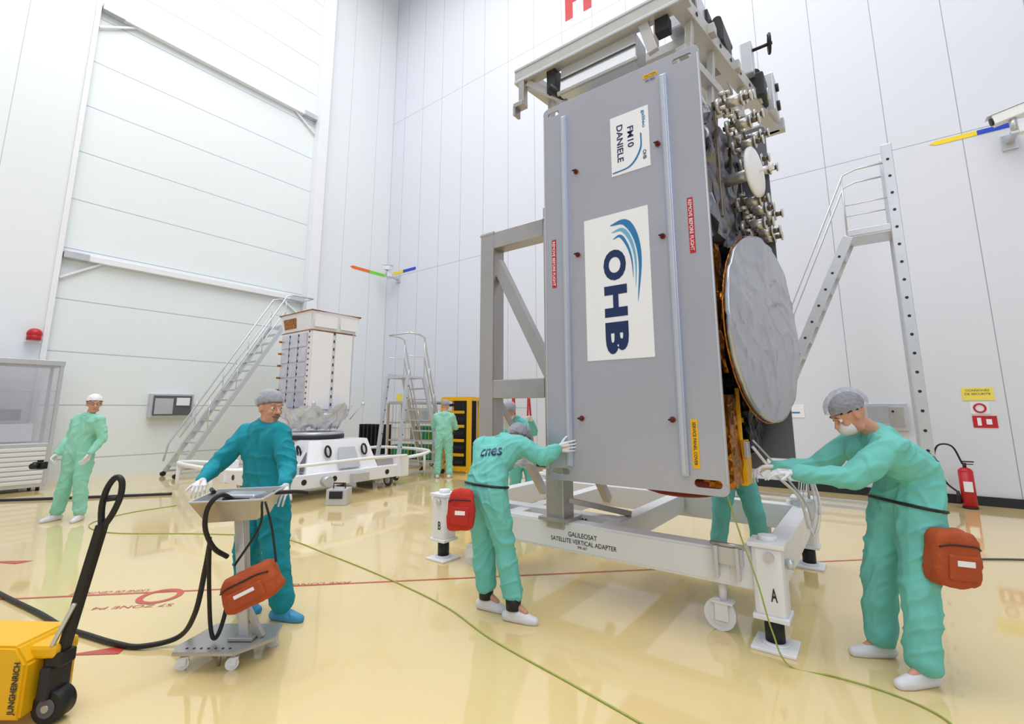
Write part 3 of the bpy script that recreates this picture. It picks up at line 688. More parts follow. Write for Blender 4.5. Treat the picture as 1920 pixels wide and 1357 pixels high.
# ================================================================= LADDERS
def ladder(label,loc,rz,run,h,plat,wd,legtop,rail=.95,st=.045,spread=0,kneerail=True,holes=False):
    r=root('platform_ladder',label,'ladder',loc,rz)
    n=max(5,int(h/.26)); sw=.15 if holes else .11; uw=.14 if holes else .10
    for y in (0,wd):
        mb=MB().beam((0,y,.06),(run,y,h),st,sw,ALU)
        if holes:
            for q in range(int(h/.26)):
                t=(q+.5)/(h/.26); mb.cyl((run*t,y-st*.52,.06+(h-.06)*t),(run*t,y+st*.52,.06+(h-.06)*t),.022,DARK,seg=8)
        mb.obj('stringer',r)
        pts=[(-.02,y,.35),(0+.05,y,rail*.9),(run+.02,y,h+rail),(run+.2,y,h+rail+.06),(run+plat,y,h+rail+.06)]
        rr=.016 if holes else .022
        mb=MB().tube(pts,rr,ALU,8)
        if holes:
            mb.tube([(run,y,h+rail*.5),(run+plat,y,h+rail*.5)],.010,ALU,8)
            tt=(.45,1)
        else:
            mb.tube([(run*.12,y,h*.12+rail*.5),(run,y,h+rail*.5),(run+plat,y,h+rail*.5)],.015,ALU,8); tt=(.25,.5,.75,1)
        for t in tt: mb.cyl((run*t,y,h*t),(run*t,y,h*t+rail*.97),.012,ALU,seg=8)
        mb.obj('handrail',r)
        mb=MB().beam((run+plat+spread,y,.06),(run+plat,y,legtop),.06,uw,ALU,up=Vector((0,1,0)))
        if holes: mb=MB().box((run+plat,y,(legtop+.06)/2),(uw,.06,legtop-.06),ALU,bev=.008)
        for q in range(int(legtop/.28)):
            t=(q+.6)/(legtop/.28); x=run+plat+spread*(1-t)
            if holes: mb.cyl((x,y-.033,legtop*t),(x,y+.033,legtop*t),.022,DARK,seg=10)
            else: mb.cyl((x,y-.052,legtop*t),(x,y+.052,legtop*t),.016,DARK,seg=8)
        mb.obj('upright',r)
        MB().cyl((run+plat+spread,y-.03,.06),(run+plat+spread,y+.03,.06),.058,BLACK).obj('wheel',r); MB().cyl((0,y-.03,.06),(0,y+.03,.06),.058,BLACK).obj('wheel',r)
        MB().beam((0,y,.12),(run+plat+spread,y,.12),.03,.05,ALU).obj('base_rail',r)
    for i in range(1,n):
        t=i/n; MB().box((run*t,wd/2,h*t),(.14,wd-.03,.03),ALU,bev=.004).obj('tread',r)
    MB().box((run+plat/2,wd/2,h),(plat+.06,wd,.05),ALU).box((run+plat/2,0,h+.05),(plat,.02,.1),ALU).obj('platform',r)
    MB().tube([(run+plat,0,h+rail+.06),(run+plat,wd,h+rail+.06)],.02,ALU).obj('end_rail',r)
    MB().beam((run+plat+spread,0,.15),(run+plat+spread,wd,.15),.04,.06,ALU).obj('cross_rail',r)
    return r
VA=math.radians(36.87-36)
ladder('tall aluminium platform ladder with perforated uprights beside rear wall',W(3.87,8.41),VA,1.95,4.35,.62,.55,5.75,1.05,.06,holes=True)
ladder('grey aluminium stair ladder with handrails by hangar door',(-12.9,4.3,0),math.radians(90),2.25,3.9,.8,.8,3.95,.85)
ladder('folding aluminium platform ladder near hall corner',W(-2.35,12.6),math.radians(-90+0),.7,2.35,.5,.75,2.4,1.0,spread=.25)
# ================================================================= SECOND SATELLITE ON TROLLEY
S2=root('satellite','white spacecraft with gold edges standing on foil covered base','satellite',(-9.2,5.45,1.18))
MB().prism([(-.60,-.5,.38),(.5,-.5,.38),(.5,.5,.38),(-.60,.5,.38)],(0,0,1.6),WHMETAL,0,top=[(-.62,-.5,1.98),(.5,-.5,1.98),(.5,.5,1.98),(-.62,.5,1.98)]).obj('bus_body',S2)
MB().prism([(-.62,-.49,1.97),(.50,-.49,1.97),(.50,.52,1.97),(-.62,.52,1.97)],(0,0,.4),WHMETAL,.02,top=[(-.68,-.53,2.36),(.56,-.53,2.36),(.56,.58,2.36),(-.68,.58,2.36)]).obj('top_deck',S2)
mb=MB()
for i in range(3):
    for j in range(5): mb.box((-.40+i*.33,-.515,.58+j*.30),(.30,.02,.27),SOLAR,bev=.003)
for z in [.45+.13*k for k in range(12)]: mb.box((-.22,-.53,z),(.012,.015,.05),BLACK,bev=0); mb.box((.12,-.53,z),(.012,.015,.05),BLACK,bev=0)
mb.obj('radiator_tiles',S2)
mb=MB().box((.515,-.24,1.18),(.03,.44,1.55),WHITE,bev=.004).box((.515,.26,1.18),(.03,.42,1.55),WHITE,bev=.004).box((.53,.45,1.18),(.02,.02,1.6),SOLAR)
for z in [.5+.16*k for k in range(10)]: mb.box((.532,.01,z),(.012,.02,.06),BLACK,bev=0)
for z in [.5+.11*k for k in range(14)]: mb.box((.50,-.52,z),(.02,.02,.035),GOLD,bev=0)
mb.obj('side_panel',S2)
MB().tube([(-.69,-.54,2.36),(.57,-.54,2.36),(.57,.59,2.36),(-.69,.59,2.36)],.014,GOLD,8,True).tube([(-.63,-.50,1.97),(.51,-.50,1.97),(.51,.53,1.97)],.010,GOLD,8).obj('gold_edging',S2)
MB().prism([(-.50,-.497,2.05),(-.05,-.497,2.05),(-.05,-.522,2.26),(-.54,-.522,2.26)],(0,-.012,0),GOLD).obj('gold_panel',S2)
MB().box((.54,-.2,2.17),(.02,.5,.26),WHITE).obj('upper_panel',S2); MB().box((.54,.33,2.17),(.02,.4,.26),WHITE).obj('upper_panel',S2)
for z in (.55,.8,1.05,1.3,1.55,1.8):
    MB().cyl((-.55,-.51,z),(-.55,-.58,z),.022,GOLD).obj('standoff',S2)
mb=MB(); tb=bmesh.new(); bmesh.ops.create_cone(tb,cap_ends=False,segments=64,radius1=.45,radius2=.72,depth=.42,matrix=Matrix.Translation((0,0,.24)))
bmesh.ops.subdivide_edges(tb,edges=tb.edges[:],cuts=5,use_grid_fill=True)
for v in tb.verts:
    v.co+=Vector((noise.noise(v.co*8),noise.noise(v.co*8+Vector((3,3,3))),noise.noise(v.co*8+Vector((9,3,3)))))*.07
    a=math.atan2(v.co.y,v.co.x); v.co.z+=.06*math.sin(a*7)*max(0,(v.co.z))*2
mb._add(tb,SILVL); mb.obj('foil_skirt',S2)
for k in range(10):
    a=k*math.pi/5+.2; MB().cyl((.45*math.cos(a),.45*math.sin(a),.0),(.60*math.cos(a),.60*math.sin(a),.30),.012,ALU,seg=8).obj('strut',S2)
for a in (-.6,.5):
    MB().cyl((.5,a,.2),(.75,a+.1,.5),.012,ALU,seg=8).sph((.78,a+.1,.52),.04,SILVL,seg=10).obj('thruster',S2)
MB().cyl((-.4,-.5,.3),(-.7,-.72,.45),.012,ALU,seg=8).sph((-.7,-.74,.46),.05,SILVL,seg=10).obj('thruster',S2)
T2=root('transport_trolley','white wheeled trolley with pipe bumpers carrying the white satellite','trolley',(-9.1,5.55,0))
dk=MB().box((0,0,.34),(1.9,2.5,.14),WHITE,bev=.02)
for x in (-.98,.98): dk.box((x,0,.32),(.14,2.7,.24),WHITE,bev=.01)
for y in (-1.3,1.3): dk.box((0,y,.32),(2.1,.14,.24),WHITE,bev=.01)
for x,y in ((-.98,-1.3),(.98,-1.3),(-.98,1.3),(.98,1.3)): dk.box((x,y,.40),(.26,.26,.42),WHITE,bev=.02)
for y in (-.9,-.3,.3,.9): dk.cyl((1.045,y,.32),(1.055,y,.32),.05,DARK,seg=16)
for x in (-.6,0,.6): dk.cyl((x,-1.365,.32),(x,-1.378,.32),.05,DARK,seg=16)
dk.obj('deck',T2)
MB().prism([(-.85,-.75,.42),(.85,-.75,.42),(.95,-.5,.42),(.95,.75,.42),(-.95,.75,.42),(-.95,-.5,.42)],(0,0,1),WHITE,.01,top=[(-.62,-.6,1.0),(.62,-.6,1.0),(.72,-.4,1.0),(.72,.62,1.0),(-.72,.62,1.0),(-.72,-.4,1.0)]).obj('pedestal',T2)
MB().cyl((-.1,-.1,1.0),(-.1,-.1,1.08),.60,DARK,seg=40).cyl((-.1,-.1,1.06),(-.1,-.1,1.14),.58,ALU,seg=40).obj('adapter_ring',T2)
for x in (-.40,.42): MB().tube(ring((x,-.68,.80),(0,1,.3),(1,0,0),.055,.10),.02,BLACK,8,True).obj('grab_handle',T2)
for y in (-.35,.45): MB().tube(ring((.86,y,.80),(1,0,.3),(0,1,0),.055,.10),.02,BLACK,8,True).obj('grab_handle',T2)
MB().prism([(-.22,-.76,.48),(.26,-.76,.48),(.20,-.655,.86),(-.16,-.655,.86)],(0,-.01,0),ALU).obj('access_hatch',T2)
MB().prism([(.975,-.18,.48),(.975,.30,.48),(.83,.24,.86),(.83,-.12,.86)],(.012,0,0),ALU).obj('access_hatch',T2)
for x in (-.7,.66): MB().prism([(x-.12,-.77,.46),(x+.12,-.77,.46),(x,-.66,.80)],(0,-.012,0),PLATED).obj('gusset',T2)
for sgn in (-1,1):
    MB().tube([(-1.0,sgn*1.35,.55),(-1.1,sgn*1.9,.62),(-.7,sgn*2.25,.65),(.7,sgn*2.25,.65),(1.1,sgn*1.9,.62),(1.0,sgn*1.35,.55)],.035,WHITE,10,smooth=6).tube([(-.7,sgn*2.25,.65),(-.7,sgn*2.25,.2)],.03,WHITE).tube([(.7,sgn*2.25,.65),(.7,sgn*2.25,.2)],.03,WHITE).obj('bumper_rail',T2)
MB().tube([(1.1,-1.2,.62),(1.45,-1.0,.66),(1.5,0,.68),(1.45,1.0,.66),(1.1,1.2,.62)],.03,WHITE,10,smooth=6).obj('bumper_rail',T2)
for x in (-.85,.85):
    for y in (-1.1,1.1): caster(T2,x,y,.13,.3,WHITE,0,GREYC)
MB().box((1.12,.2,.3),(.12,.35,.16),ALU).obj('winch',T2); MB().cyl((1.04,-.5,.3),(1.2,-.5,.3),.09,ALU).obj('winch_drum',T2)
MB().box((.6,-1.0,.50),(.4,.3,.2),ALU,bev=.02).box((.6,-1.16,.5),(.2,.02,.1),DARK).obj('control_box',T2)
MB().box((.75,.95,.52),(.3,.4,.22),STEEL,bev=.02).obj('control_box',T2)
# ================================================================= WALL THINGS
r=root('wall_cabinet','recessed grey service box on white wall','wall box',(X0+.04,4.6,1.68))
MB().box((-.08,0,0),(.24,.95,.6),ALU,bev=.01).box((.04,0,0),(.05,.85,.5),GREYC).obj('frame',r)
MB().box((.07,-.2,-.02),(.04,.4,.4),ALU).box((.07,.22,.1),(.04,.3,.2),WHITE).obj('window',r)
r=root('wall_cabinet','grey metal service box on white wall','wall box',(.25,Y1-.03,1.45))
MB().box((0,0,0),(.62,.08,.5),ALU,bev=.01).box((-.12,-.045,.05),(.3,.02,.3),PLATE).obj('frame',r)
MB().box((.15,-.05,0),(.2,.03,.36),STEEL).cyl((.1,-.05,.1),(.1,-.09,.1),.02,BLACK).obj('door',r)
r=root('safety_sign','yellow notice and red fire equipment pictograms on wall','sign',(1.52,Y1+.01,1.83))
MB().box((0,-.005,.02),(.40,.01,.22),YSIGN,bev=.001).obj('notice_plate',r)
MB().box((0,-.005,-.22),(.24,.01,.2),WHITE,bev=.001).tube(ring((0,-.014,-.22),(0,1,0),(1,0,0),.07,.07),.014,RED,8,True).obj('hose_reel_symbol',r)
MB().box((.04,-.005,-.45),(.30,.01,.2),RED,bev=.001).box((-.03,-.013,-.45),(.05,.006,.13),WHITE2).box((.09,-.013,-.45),(.07,.006,.09),WHITE2).obj('extinguisher_symbol',r)
text('CONSIGNES',.3,.035,INK,r,(0,-.012,.08),(1,0,0),(0,0,1)); text('DE SECURITE',.32,.035,INK,r,(0,-.012,.02),(1,0,0),(0,0,1))
r=root('warning_sign','small yellow warning sign and white notice on wall','sign',(-1.35,Y1+.01,1.55))
MB().box((0,-.005,0),(.6,.01,.26),WHITE2,bev=.001).face([(-.25,-.012,-.1),(-.05,-.012,-.1),(-.15,-.012,.08)],YEL).box((.12,-.013,-.03),(.2,.004,.03),BLUE).obj('plate',r)
MB().box((0,0,0),(.3,.02,.26),YSIGN,bev=.001).obj('safety_sign',None,(-14.6+1.0,Y1+.005,2.0),label='plain yellow notice on wall near corner',cat='sign')
text('FI',.9,1.3,RED,WB,(-5.95,Y1+.004,14.15),(1,0,0),(0,0,1),.05)
# fire extinguisher
r=root('fire_extinguisher','red fire extinguisher with black hose standing on floor','fire extinguisher',(1.17,10.85,0))
MB().cyl((0,0,.02),(0,0,.58),.095,RED,seg=28).sph((0,0,.58),(.095,.095,.07),RED).cyl((0,0,0),(0,0,.03),.1,BLACK,seg=28).box((0,-.096,.35),(.11,.006,.16),WHITE2,bev=.001).obj('cylinder_body',r)
MB().cyl((0,0,.62),(0,0,.72),.025,BLACK).box((.04,0,.74),(.16,.025,.02),BLACK).box((.04,0,.70),(.14,.02,.015),BLACK).obj('valve',r)
MB().tube([(-.02,0,.70),(-.12,0,.98),(-.30,0,.98),(-.36,0,.72),(-.26,-.03,.40),(-.13,-.03,.25)],.014,BLACK,8,smooth=6).cyl((-.13,-.03,.27),(-.12,-.03,.08),.02,BLACK,r2=.035).obj('hose',r)
# surveillance cameras and marker bars
def cctv(label,loc,rz,tilt=-.25,off=.55):
    r=root('security_camera',label,'camera',loc,rz)
    R=Matrix.Rotation(tilt,3,'Y'); T=Vector((0,-off,0))
    MB().box(R@Vector((0,0,.1))+T,(.44,.17,.17),WHITE,R,.012).box(R@Vector((-.02,0,.195))+T,(.52,.20,.015),WHITE,R,.004).cyl(R@Vector((-.21,0,.1))+T,R@Vector((-.25,0,.1))+T,.065,DARK).obj('housing',r)
    MB().cyl((0,-off,.05),(0,-off,-.2),.05,ALU).box((0,-off/2,-.22),(.1,off+.05,.07),ALU,bev=.01).box((0,0,-.22),(.2,.05,.28),ALU).box((.08,-off+.05,-.16),(.14,.14,.18),WHITE,bev=.01).obj('wall_bracket',r)
cctv('white surveillance camera on bracket on rear wall',(2.42,Y1-.01,6.42),math.radians(0),-.20,.40)
def bar(label,loc,rz,segs,th=.07):
    mb=MB(); x=0
    for L,m in segs: mb.box((x+L/2,-.004,0),(L,.012,th),m,bev=.001); x+=L
    mb.prism([(0,0,-th/2),(0,0,th/2),(-.1,0,0)],(0,-.01,0),segs[0][1])
    mb.obj('marker_bar',None,loc,rz,label=label,cat='marker')
bar('yellow and blue direction strip on rear wall',(1.5,Y1+.01,6.53),0,[(.55,YSTR),(.5,BLUEP)],.085)
bar('yellow and blue direction strip near hall corner',(-14.2,Y1+.01,6.75),0,[(.55,YSTR),(.7,BLUEP)],.11)
bar('orange and green direction strip near hall corner',(X0-.01,9.75,6.72),math.radians(90),[(.75,OPAINT),(.7,GREEN)],.11)
cctv('white surveillance camera on bracket in hall corner',(-13.9,Y1-.01,6.7),0,.2)
# ================================================================= CABINET
r=root('display_cabinet','aluminium cabinet with glazed upper doors and louvred base','cabinet',(-13.75,1.2,0))
MB().box((0,0,.5),(1.0,2.0,.85),ALU,bev=.01).box((0,0,2.52),(1.04,2.04,.1),ALU).box((-.47,0,1.7),(.03,2.0,1.6),GLASS).obj('body',r)
mb=MB()
for x,y in ((.48,.98),(.48,-.98),(-.48,.98),(-.48,-.98),(.48,0)): mb.box((x,y,1.3),(.06,.06,2.4),ALU)
mb.obj('frame',r)
for y in (-.49,.49):
    d=MB().box((.47,y,1.7),(.02,.92,1.55),GLASS,bev=.002).obj('glass_door',r); MB().box((.5,y*.2,1.6),(.03,.02,.2),DARK).obj('handle',d)
MB().box((0,.98,1.7),(.9,.02,1.55),GLASS,bev=.002).obj('glass_side',r)
for z in (1.35,1.95): MB().box((0,0,z),(.85,1.9,.02),GLASS).obj('shelf',r)
MB().box((-.1,.5,1.12),(.4,.5,.36),WHITE,bev=.02).obj('instrument',r); MB().box((-.1,.4,1.48),(.3,.3,.22),GREYC,bev=.02).obj('instrument',r)
mb=MB()
for k in range(8): mb.box((.51,0,.18+k*.09),(.02,1.85,.06),WHITE,Matrix.Rotation(.3,3,'Y'))
mb.obj('louvre',r)
for x in (-.4,.4):
    for y in (-.9,.9): MB().cyl((x,y,0),(x,y,.09),.03,BLACK).obj('foot',r)
MB().box((-.02,0,0),(.1,.26,.14),WHITE).sph((.08,0,.12),(.13,.13,.12),RED).cyl((.08,0,-.02),(.08,0,.1),.12,RED).obj('alarm_beacon',None,(X0+.05,1.85,3.1),label='red dome alarm beacon on wall above cabinet',cat='beacon')
MB().box((-.01,0,0),(.12,.34,.16),RED,bev=.01).box((.052,0,0),(.01,.25,.06),WHITE2,bev=.001).obj('alarm_box',None,(X0+.05,1.15,2.82),label='small red alarm box on wall above cabinet',cat='alarm box')
# ================================================================= BACK STORAGE
r=root('storage_cage','grey wire cage trolley with green crates near hall corner','cage',(-10.75,9.65,0),math.radians(20))
mb=MB()
for x in (-.75,.75):
    for y in (-.4,.4): mb.beam((x,y,.1),(x,y,1.75),.06,.06,STEEL)
for z in (.15,.7,1.2,1.75):
    for y in (-.4,.4): mb.beam((-.75,y,z),(.75,y,z),.04,.05,STEEL)
for k in range(14): mb.beam((-.7+k*.108,-.41,.15),(-.7+k*.108,-.41,1.75),.012,.012,YEL if k%3==0 else STEEL)
mb.box((0,0,.12),(1.5,.8,.06),STEEL).box((0,0,1.79),(1.5,.8,.04),PLATE); mb.obj('frame',r)
for x,z,m in ((-.4,.36,GREEND),(.35,.36,GREEND),(-.4,.9,WHITE),(.35,.9,GREEND),(0,1.42,ALU)): MB().box((x,.05,z),(.6,.55,.36),m,bev=.02).box((x,.05,z+.17),(.64,.59,.04),m).obj('crate',r)
for x in (-.65,.65): caster(r,x,-.3,.06,.12,STEEL,0,BLACK); caster(r,x,.3,.06,.12,STEEL,0,BLACK)
r=root('container_frame','yellow framed transport container with black slatted inside','container',(-8.6,9.25,0),math.radians(15))
mb=MB()
for x in (-.38,.38):
    for y in (-.3,.3): mb.beam((x,y,.0),(x,y,1.85),.1,.1,YEL)
for z in (.1,1.85):
    for y in (-.3,.3): mb.beam((-.38,y,z),(.38,y,z),.09,.1,YEL)
    for x in (-.38,.38): mb.beam((x,-.3,z),(x,.3,z),.09,.1,YEL)
mb.obj('frame',r)
mb=MB().box((0,.2,.97),(.66,.05,1.7),BLACK)
for k in range(9): mb.box((-.1+.03*(k%2),-.2,.25+k*.18),(.5,.05,.07),YEL if k%2 else DARK)
mb.obj('slats',r)
r=root('black_panel_rack','rack of upright black panels near hall wall','rack',(-12.4,9.4,0))
MB().box((0,0,.06),(1.2,.5,.12),ALU).obj('rack_base',r)
for k in range(6): MB().box((-.5+k*.2,0,.62),(.06,.42,1.0),BLACK,bev=.01).obj('panel',r)
r=root('step_ladder','red and silver folding step ladder behind the frame','ladder',(-5.6,7.6,0),math.radians(20))
for x in (-.2,.2):
    MB().beam((x,0,.0),(x*.8,.35,1.9),.03,.06,RED).obj('side_rail',r); MB().beam((x,.8,.0),(x*.8,.4,1.9),.03,.05,RED).obj('side_rail',r)
for k in range(1,7): MB().box((0,.05*k+.01,.27*k),(.36,.08,.03),ALU).obj('tread',r)
r=root('equipment_box','small grey metal instrument box on floor','box',W(-2.95,8.35),YAW)
MB().box((0,0,.13),(.34,.3,.26),ALU,bev=.01).box((0,-.16,.17),(.22,.02,.12),DARK).obj('body',r); MB().tube([(-.1,0,.26),(-.1,0,.34),(.1,0,.34),(.1,0,.26)],.012,BLACK).obj('handle',r)
# ================================================================= CART WITH TRAY
CT=root('equipment_cart','steel pedestal cart on casters with tilted tray and black hoses','cart',W(-1.83,3.36),YAW)
MB().prism([(-.29,-.12,.10),(-.26,-.20,.10),(.12,-.20,.10),(.28,0,.10),(.23,.20,.10),(-.23,.20,.10)],(0,0,.022),STEEL,.004).obj('base_plate',CT)
mb=MB()
for k in range(7): mb.cyl((-.20+k*.045,-.15,.121),(-.20+k*.045,-.15,.125),.008,DARK,seg=8)
mb.obj('rivets',CT)
MB().beam((.08,0,.12),(-.02,0,.88),.065,.05,ALU).beam((.11,.0,.12),(.02,0,.88),.012,.05,STEEL).box((.08,0,.135),(.16,.14,.02),STEEL).beam((.08,0,.30),(.19,0,.125),.03,.04,STEEL).obj('column',CT)
# open hopper shaped tray
t0=[(-.18,-.12,.86),(.15,-.12,.88),(.15,.06,.89),(-.18,.06,.87)]; t1=[(-.26,-.19,1.00),(.21,-.19,1.02),(.21,.12,1.05),(-.26,.12,1.03)]
mb=MB(); mb.face(t0,STEEL)
for i in range(4):
    j=(i+1)%4; P=[Vector(t0[i]),Vector(t0[j]),Vector(t1[j]),Vector(t1[i])]; n=(P[1]-P[0]).cross(P[3]-P[0]).normalized()
    mb.prism(P,n*-.008,STEEL)
mb.prism([Vector(p) for p in t0],(0,0,.008),STEEL)
for i in range(4): mb.beam(Vector(t1[i]),Vector(t1[(i+1)%4]),.016,.012,ALU)
mb.obj('tray',CT)
MB().box((0,-.03,.97),(.24,.16,.13),ALU,bev=.01).box((0,-.112,.98),(.18,.006,.07),DARK).cyl((.09,-.115,.94),(.09,-.125,.94),.012,RED).obj('control_box',CT)
MB().tube([(.19,.0,1.03),(.30,.10,1.02),(.36,.16,1.0)],.014,BLACK,smooth=4).obj('push_handle',CT); MB().tube([(-.23,.02,1.03),(-.31,.12,1.03),(-.36,.2,1.02)],.014,BLACK,smooth=4).obj('push_handle',CT)
for x,y in ((-.22,-.15),(.09,-.15),(-.19,.16),(.20,.14)): caster(CT,x,y,.038,.10,WHITE,.4,WHITE)
MB().cyl((-.02,-.1,0.0),(-.02,-.1,.11),.010,STEEL).obj('earthing_pin',CT)
MB().tube([(-.0,-.12,1.0),(-.05,-.20,1.05),(-.10,-.24,.98),(-.11,-.23,.85),(-.08,-.17,.72),(-.04,-.08,.64)],.015,BLACK,10,smooth=8).obj('hose',CT)
MB().tube([(-.12,-.16,.78),(-.12,-.12,.50),(-.10,-.09,.22),(-.07,-.08,.15),(-.03,-.08,.25),(.0,-.06,.5)],.013,BLACK,10,smooth=8).obj('hose',CT)
MB().tube([W(-1.98,3.26,.72),W(-2.02,3.3,.55),W(-2.12,3.4,.25),W(-2.28,3.5,.06),W(-2.5,3.46,.02),W(-2.7,3.5,.02),W(-3.0,3.62,.02),W(-3.3,3.75,.02),W(-3.7,3.98,.02),W(-4.3,4.3,.02),W(-5.2,4.8,.02)],.017,BLACK,10,smooth=10).obj('hose',label='thick black hose running across floor to the cart',cat='hose')
pouch('orange equipment bag hanging by straps from the cart tray',W(-1.62,3.14,.51),YAW,(.34,.14,.21),ORANGE,[[(-.12,0,.12),(.0,.03,.34),(.01,.02,.50)],[(.14,0,.14),(.08,.03,.34),(.03,.02,.50)]],-.45,'equipment_bag')
# ================================================================= PALLET TRUCK
PT=root('pallet_truck','yellow hand pallet truck with tall black handle','pallet truck',W(-2.45,2.72),YAW)
MB().prism([(-.62,-.10,.06),(-.015,-.10,.06),(-.015,-.10,.32),(-.08,-.10,.40),(-.62,-.10,.41)],(0,.30,0),YEL,.012).box((.01,.02,.35),(.15,.14,.07),YEL,bev=.02).obj('chassis',PT)
MB().box((-.95,-.07,.10),(.8,.15,.05),YEL).obj('fork',PT); MB().box((-.95,.18,.10),(.8,.15,.05),YEL).obj('fork',PT)
text('JUNGHEINRICH',.24,.042,INK,PT,(-.050,-.105,.21),(0,0,1),(-1,0,0),.03)
MB().cyl((.055,-.03,.08),(.055,.06,.08),.078,BLACK,seg=40).cyl((.055,-.035,.08),(.055,.065,.08),.045,GREYC,seg=24).cyl((.055,-.04,.08),(.055,.07,.08),.018,STEEL,seg=12).obj('wheel',PT)
MB().box((.04,.015,.20),(.06,.14,.16),DARK,bev=.015).cyl((.03,.0,.2),(.03,.0,.36),.035,BLACK).box((.07,.0,.31),(.09,.09,.07),BLACK,bev=.01).obj('pump',PT)
MB().beam((.075,.0,.32),(.195,.0,.97),.042,.046,BLACK).beam((.05,-.04,.38),(.13,-.03,.58),.020,.020,ALU).obj('tiller',PT)
MB().tube([(.195,0,.95),(.180,0,1.06),(.195,0,1.16),(.235,0,1.22),(.272,0,1.20),(.275,0,1.12),(.245,0,1.03),(.21,0,.97)],.016,BLACK,10,True,5).tube([(.19,0,1.1),(.26,0,1.11)],.012,BLACK).obj('handle_loop',PT)
# ================================================================= CABLES
def cable(label,pts,r,m,sm=10): MB().tube(pts,r,m,8,smooth=sm).obj('cable',label=label,cat='cable')
cable('green and yellow earthing cable looping across floor',[W(*p,.006) for p in ((-5.6,8.2),(-5.95,7.6),(-5.9,6.9),(-5.2,6.45),(-4.0,6.4),(-2.9,6.2),(-2.0,5.5),(-1.2,4.8),(-.55,4.15),(-.15,3.6),(.35,3.05),(.75,2.6),(1.05,2.25))],.0058,GCAB)
cable('green and yellow earthing cable from satellite to floor',[W(1.52,3.46,1.0),W(1.58,3.44,.75),W(1.64,3.36,.45),W(1.68,3.30,.18),W(1.74,3.24,.01),W(1.95,3.12,.008),W(2.15,2.95,.008),W(2.25,2.75,.008),W(2.20,2.5,.008)],.0052,GCAB)
cable('dark cable lying along floor near cabinet',[W(*p,.015) for p in ((-11.5,8.35),(-9.3,8.5),(-7.5,8.9),(-6.4,9.2))],.03,DARK)
cable('grey cable on floor beside technician',[W(*p,.01) for p in ((2.9,4.2),(3.4,4.5),(4.2,5.2),(5.3,5.35),(6.6,5.1))],.010,GREYC)
# ================================================================= PEOPLE
P1,_=person('person with grey moustache in teal coverall pushing the cart',(-2.0,3.97),dict(
 head=(0.0,-.03,1.605),face=(.86,-.5,-.10),neck=(-.06,.0,1.46),pel=(-.02,.04,.95),mid=(-.05,.03,1.2),
 shL=(-.24,.08,1.40),shR=(.11,-.07,1.41),elL=(-.40,-.05,1.13),elR=(.24,-.16,1.14),wrL=(-.31,-.34,1.07),wrR=(.33,-.38,1.04),
 hdL=(.35,-.8,-.3),hdR=(.1,-.8,-.45),pnL=(.1,-.3,-1),pnR=(-.2,-.3,-1),curlL=1.2,curlR=1.2,
 hipL=(-.10,.08,.90),hipR=(.06,.0,.90),knL=(-.13,.03,.50),knR=(.16,-.09,.50),anL=(-.17,.15,.10),anR=(.22,-.06,.10),toeL=(.8,-.45,0),toeR=(.95,-.2,0)),TEAL,shoe=COVERB,stache=True,baggy=1.05)
P2,bv2=person('person in mint coverall bending forward, pushing the cover plate edge',(-.08,3.93),dict(
 head=(.15,.38,1.31),face=(.62,.45,-.65),hup=(.35,.5,.6),neck=(.0,.20,1.33),pel=(-.14,.02,.95),mid=(-.10,.09,1.15),
 shL=(-.18,.28,1.28),shR=(.13,.07,1.30),elL=(-.05,.46,1.05),elR=(.33,.03,1.20),wrL=(.10,.46,1.10),wrR=(.46,.03,1.28),
 hdR=(.95,.12,.12),pnR=(.1,1,0),curlR=.35,sideR=1,pnL=(0,.3,-1),
 hipL=(-.20,.09,.90),hipR=(-.07,-.04,.90),knL=(-.15,.13,.52),knR=(.02,-.02,.52),anL=(-.13,.17,.13),anR=(.09,-.04,.13),toeL=(.85,-.4,0),toeR=(.9,-.35,0)),MINT,mask=True,socks=BLACK)
text('cnes',.20,.07,NAVY,P2,(-.08,.04,1.24),(.95,-.28,.05),(.1,.25,.95),.01,bvh=bv2)
P3,bv3=person('person in mint coverall and face mask reaching toward the satellite base',(2.42,3.2),dict(
 head=(-.16,.0,1.565),face=(-.80,.12,-.60),hup=(-.4,0,1),neck=(.02,.0,1.43),pel=(.15,0,.97),mid=(.20,0,1.19),
 shL=(-.02,-.17,1.36),shR=(-.03,.18,1.37),elL=(-.27,-.12,1.16),elR=(-.24,.30,1.18),wrL=(-.54,.05,1.18),wrR=(-.50,.36,1.18),
 hdL=(-.95,.25,.0),hdR=(-.9,.2,-.1),pnL=(0,.2,-1),pnR=(0,-.3,-1),curlL=.6,curlR=.8,sideL=1,sideR=-1,
 hipL=(.14,-.10,.91),hipR=(.14,.10,.91),knL=(.05,-.14,.51),knR=(.03,.14,.51),anL=(.0,-.16,.11),anR=(.0,.17,.11),toeL=(-1,-.15,0),toeR=(-1,.1,0)),MINT,mask=True,baggy=1.12,hair=HAIRD,puff=1.1)
text('cnes',.24,.085,NAVY,P3,(.28,-.02,1.30),(0,1,0),(-.35,0,.93),.01,bvh=bv3)
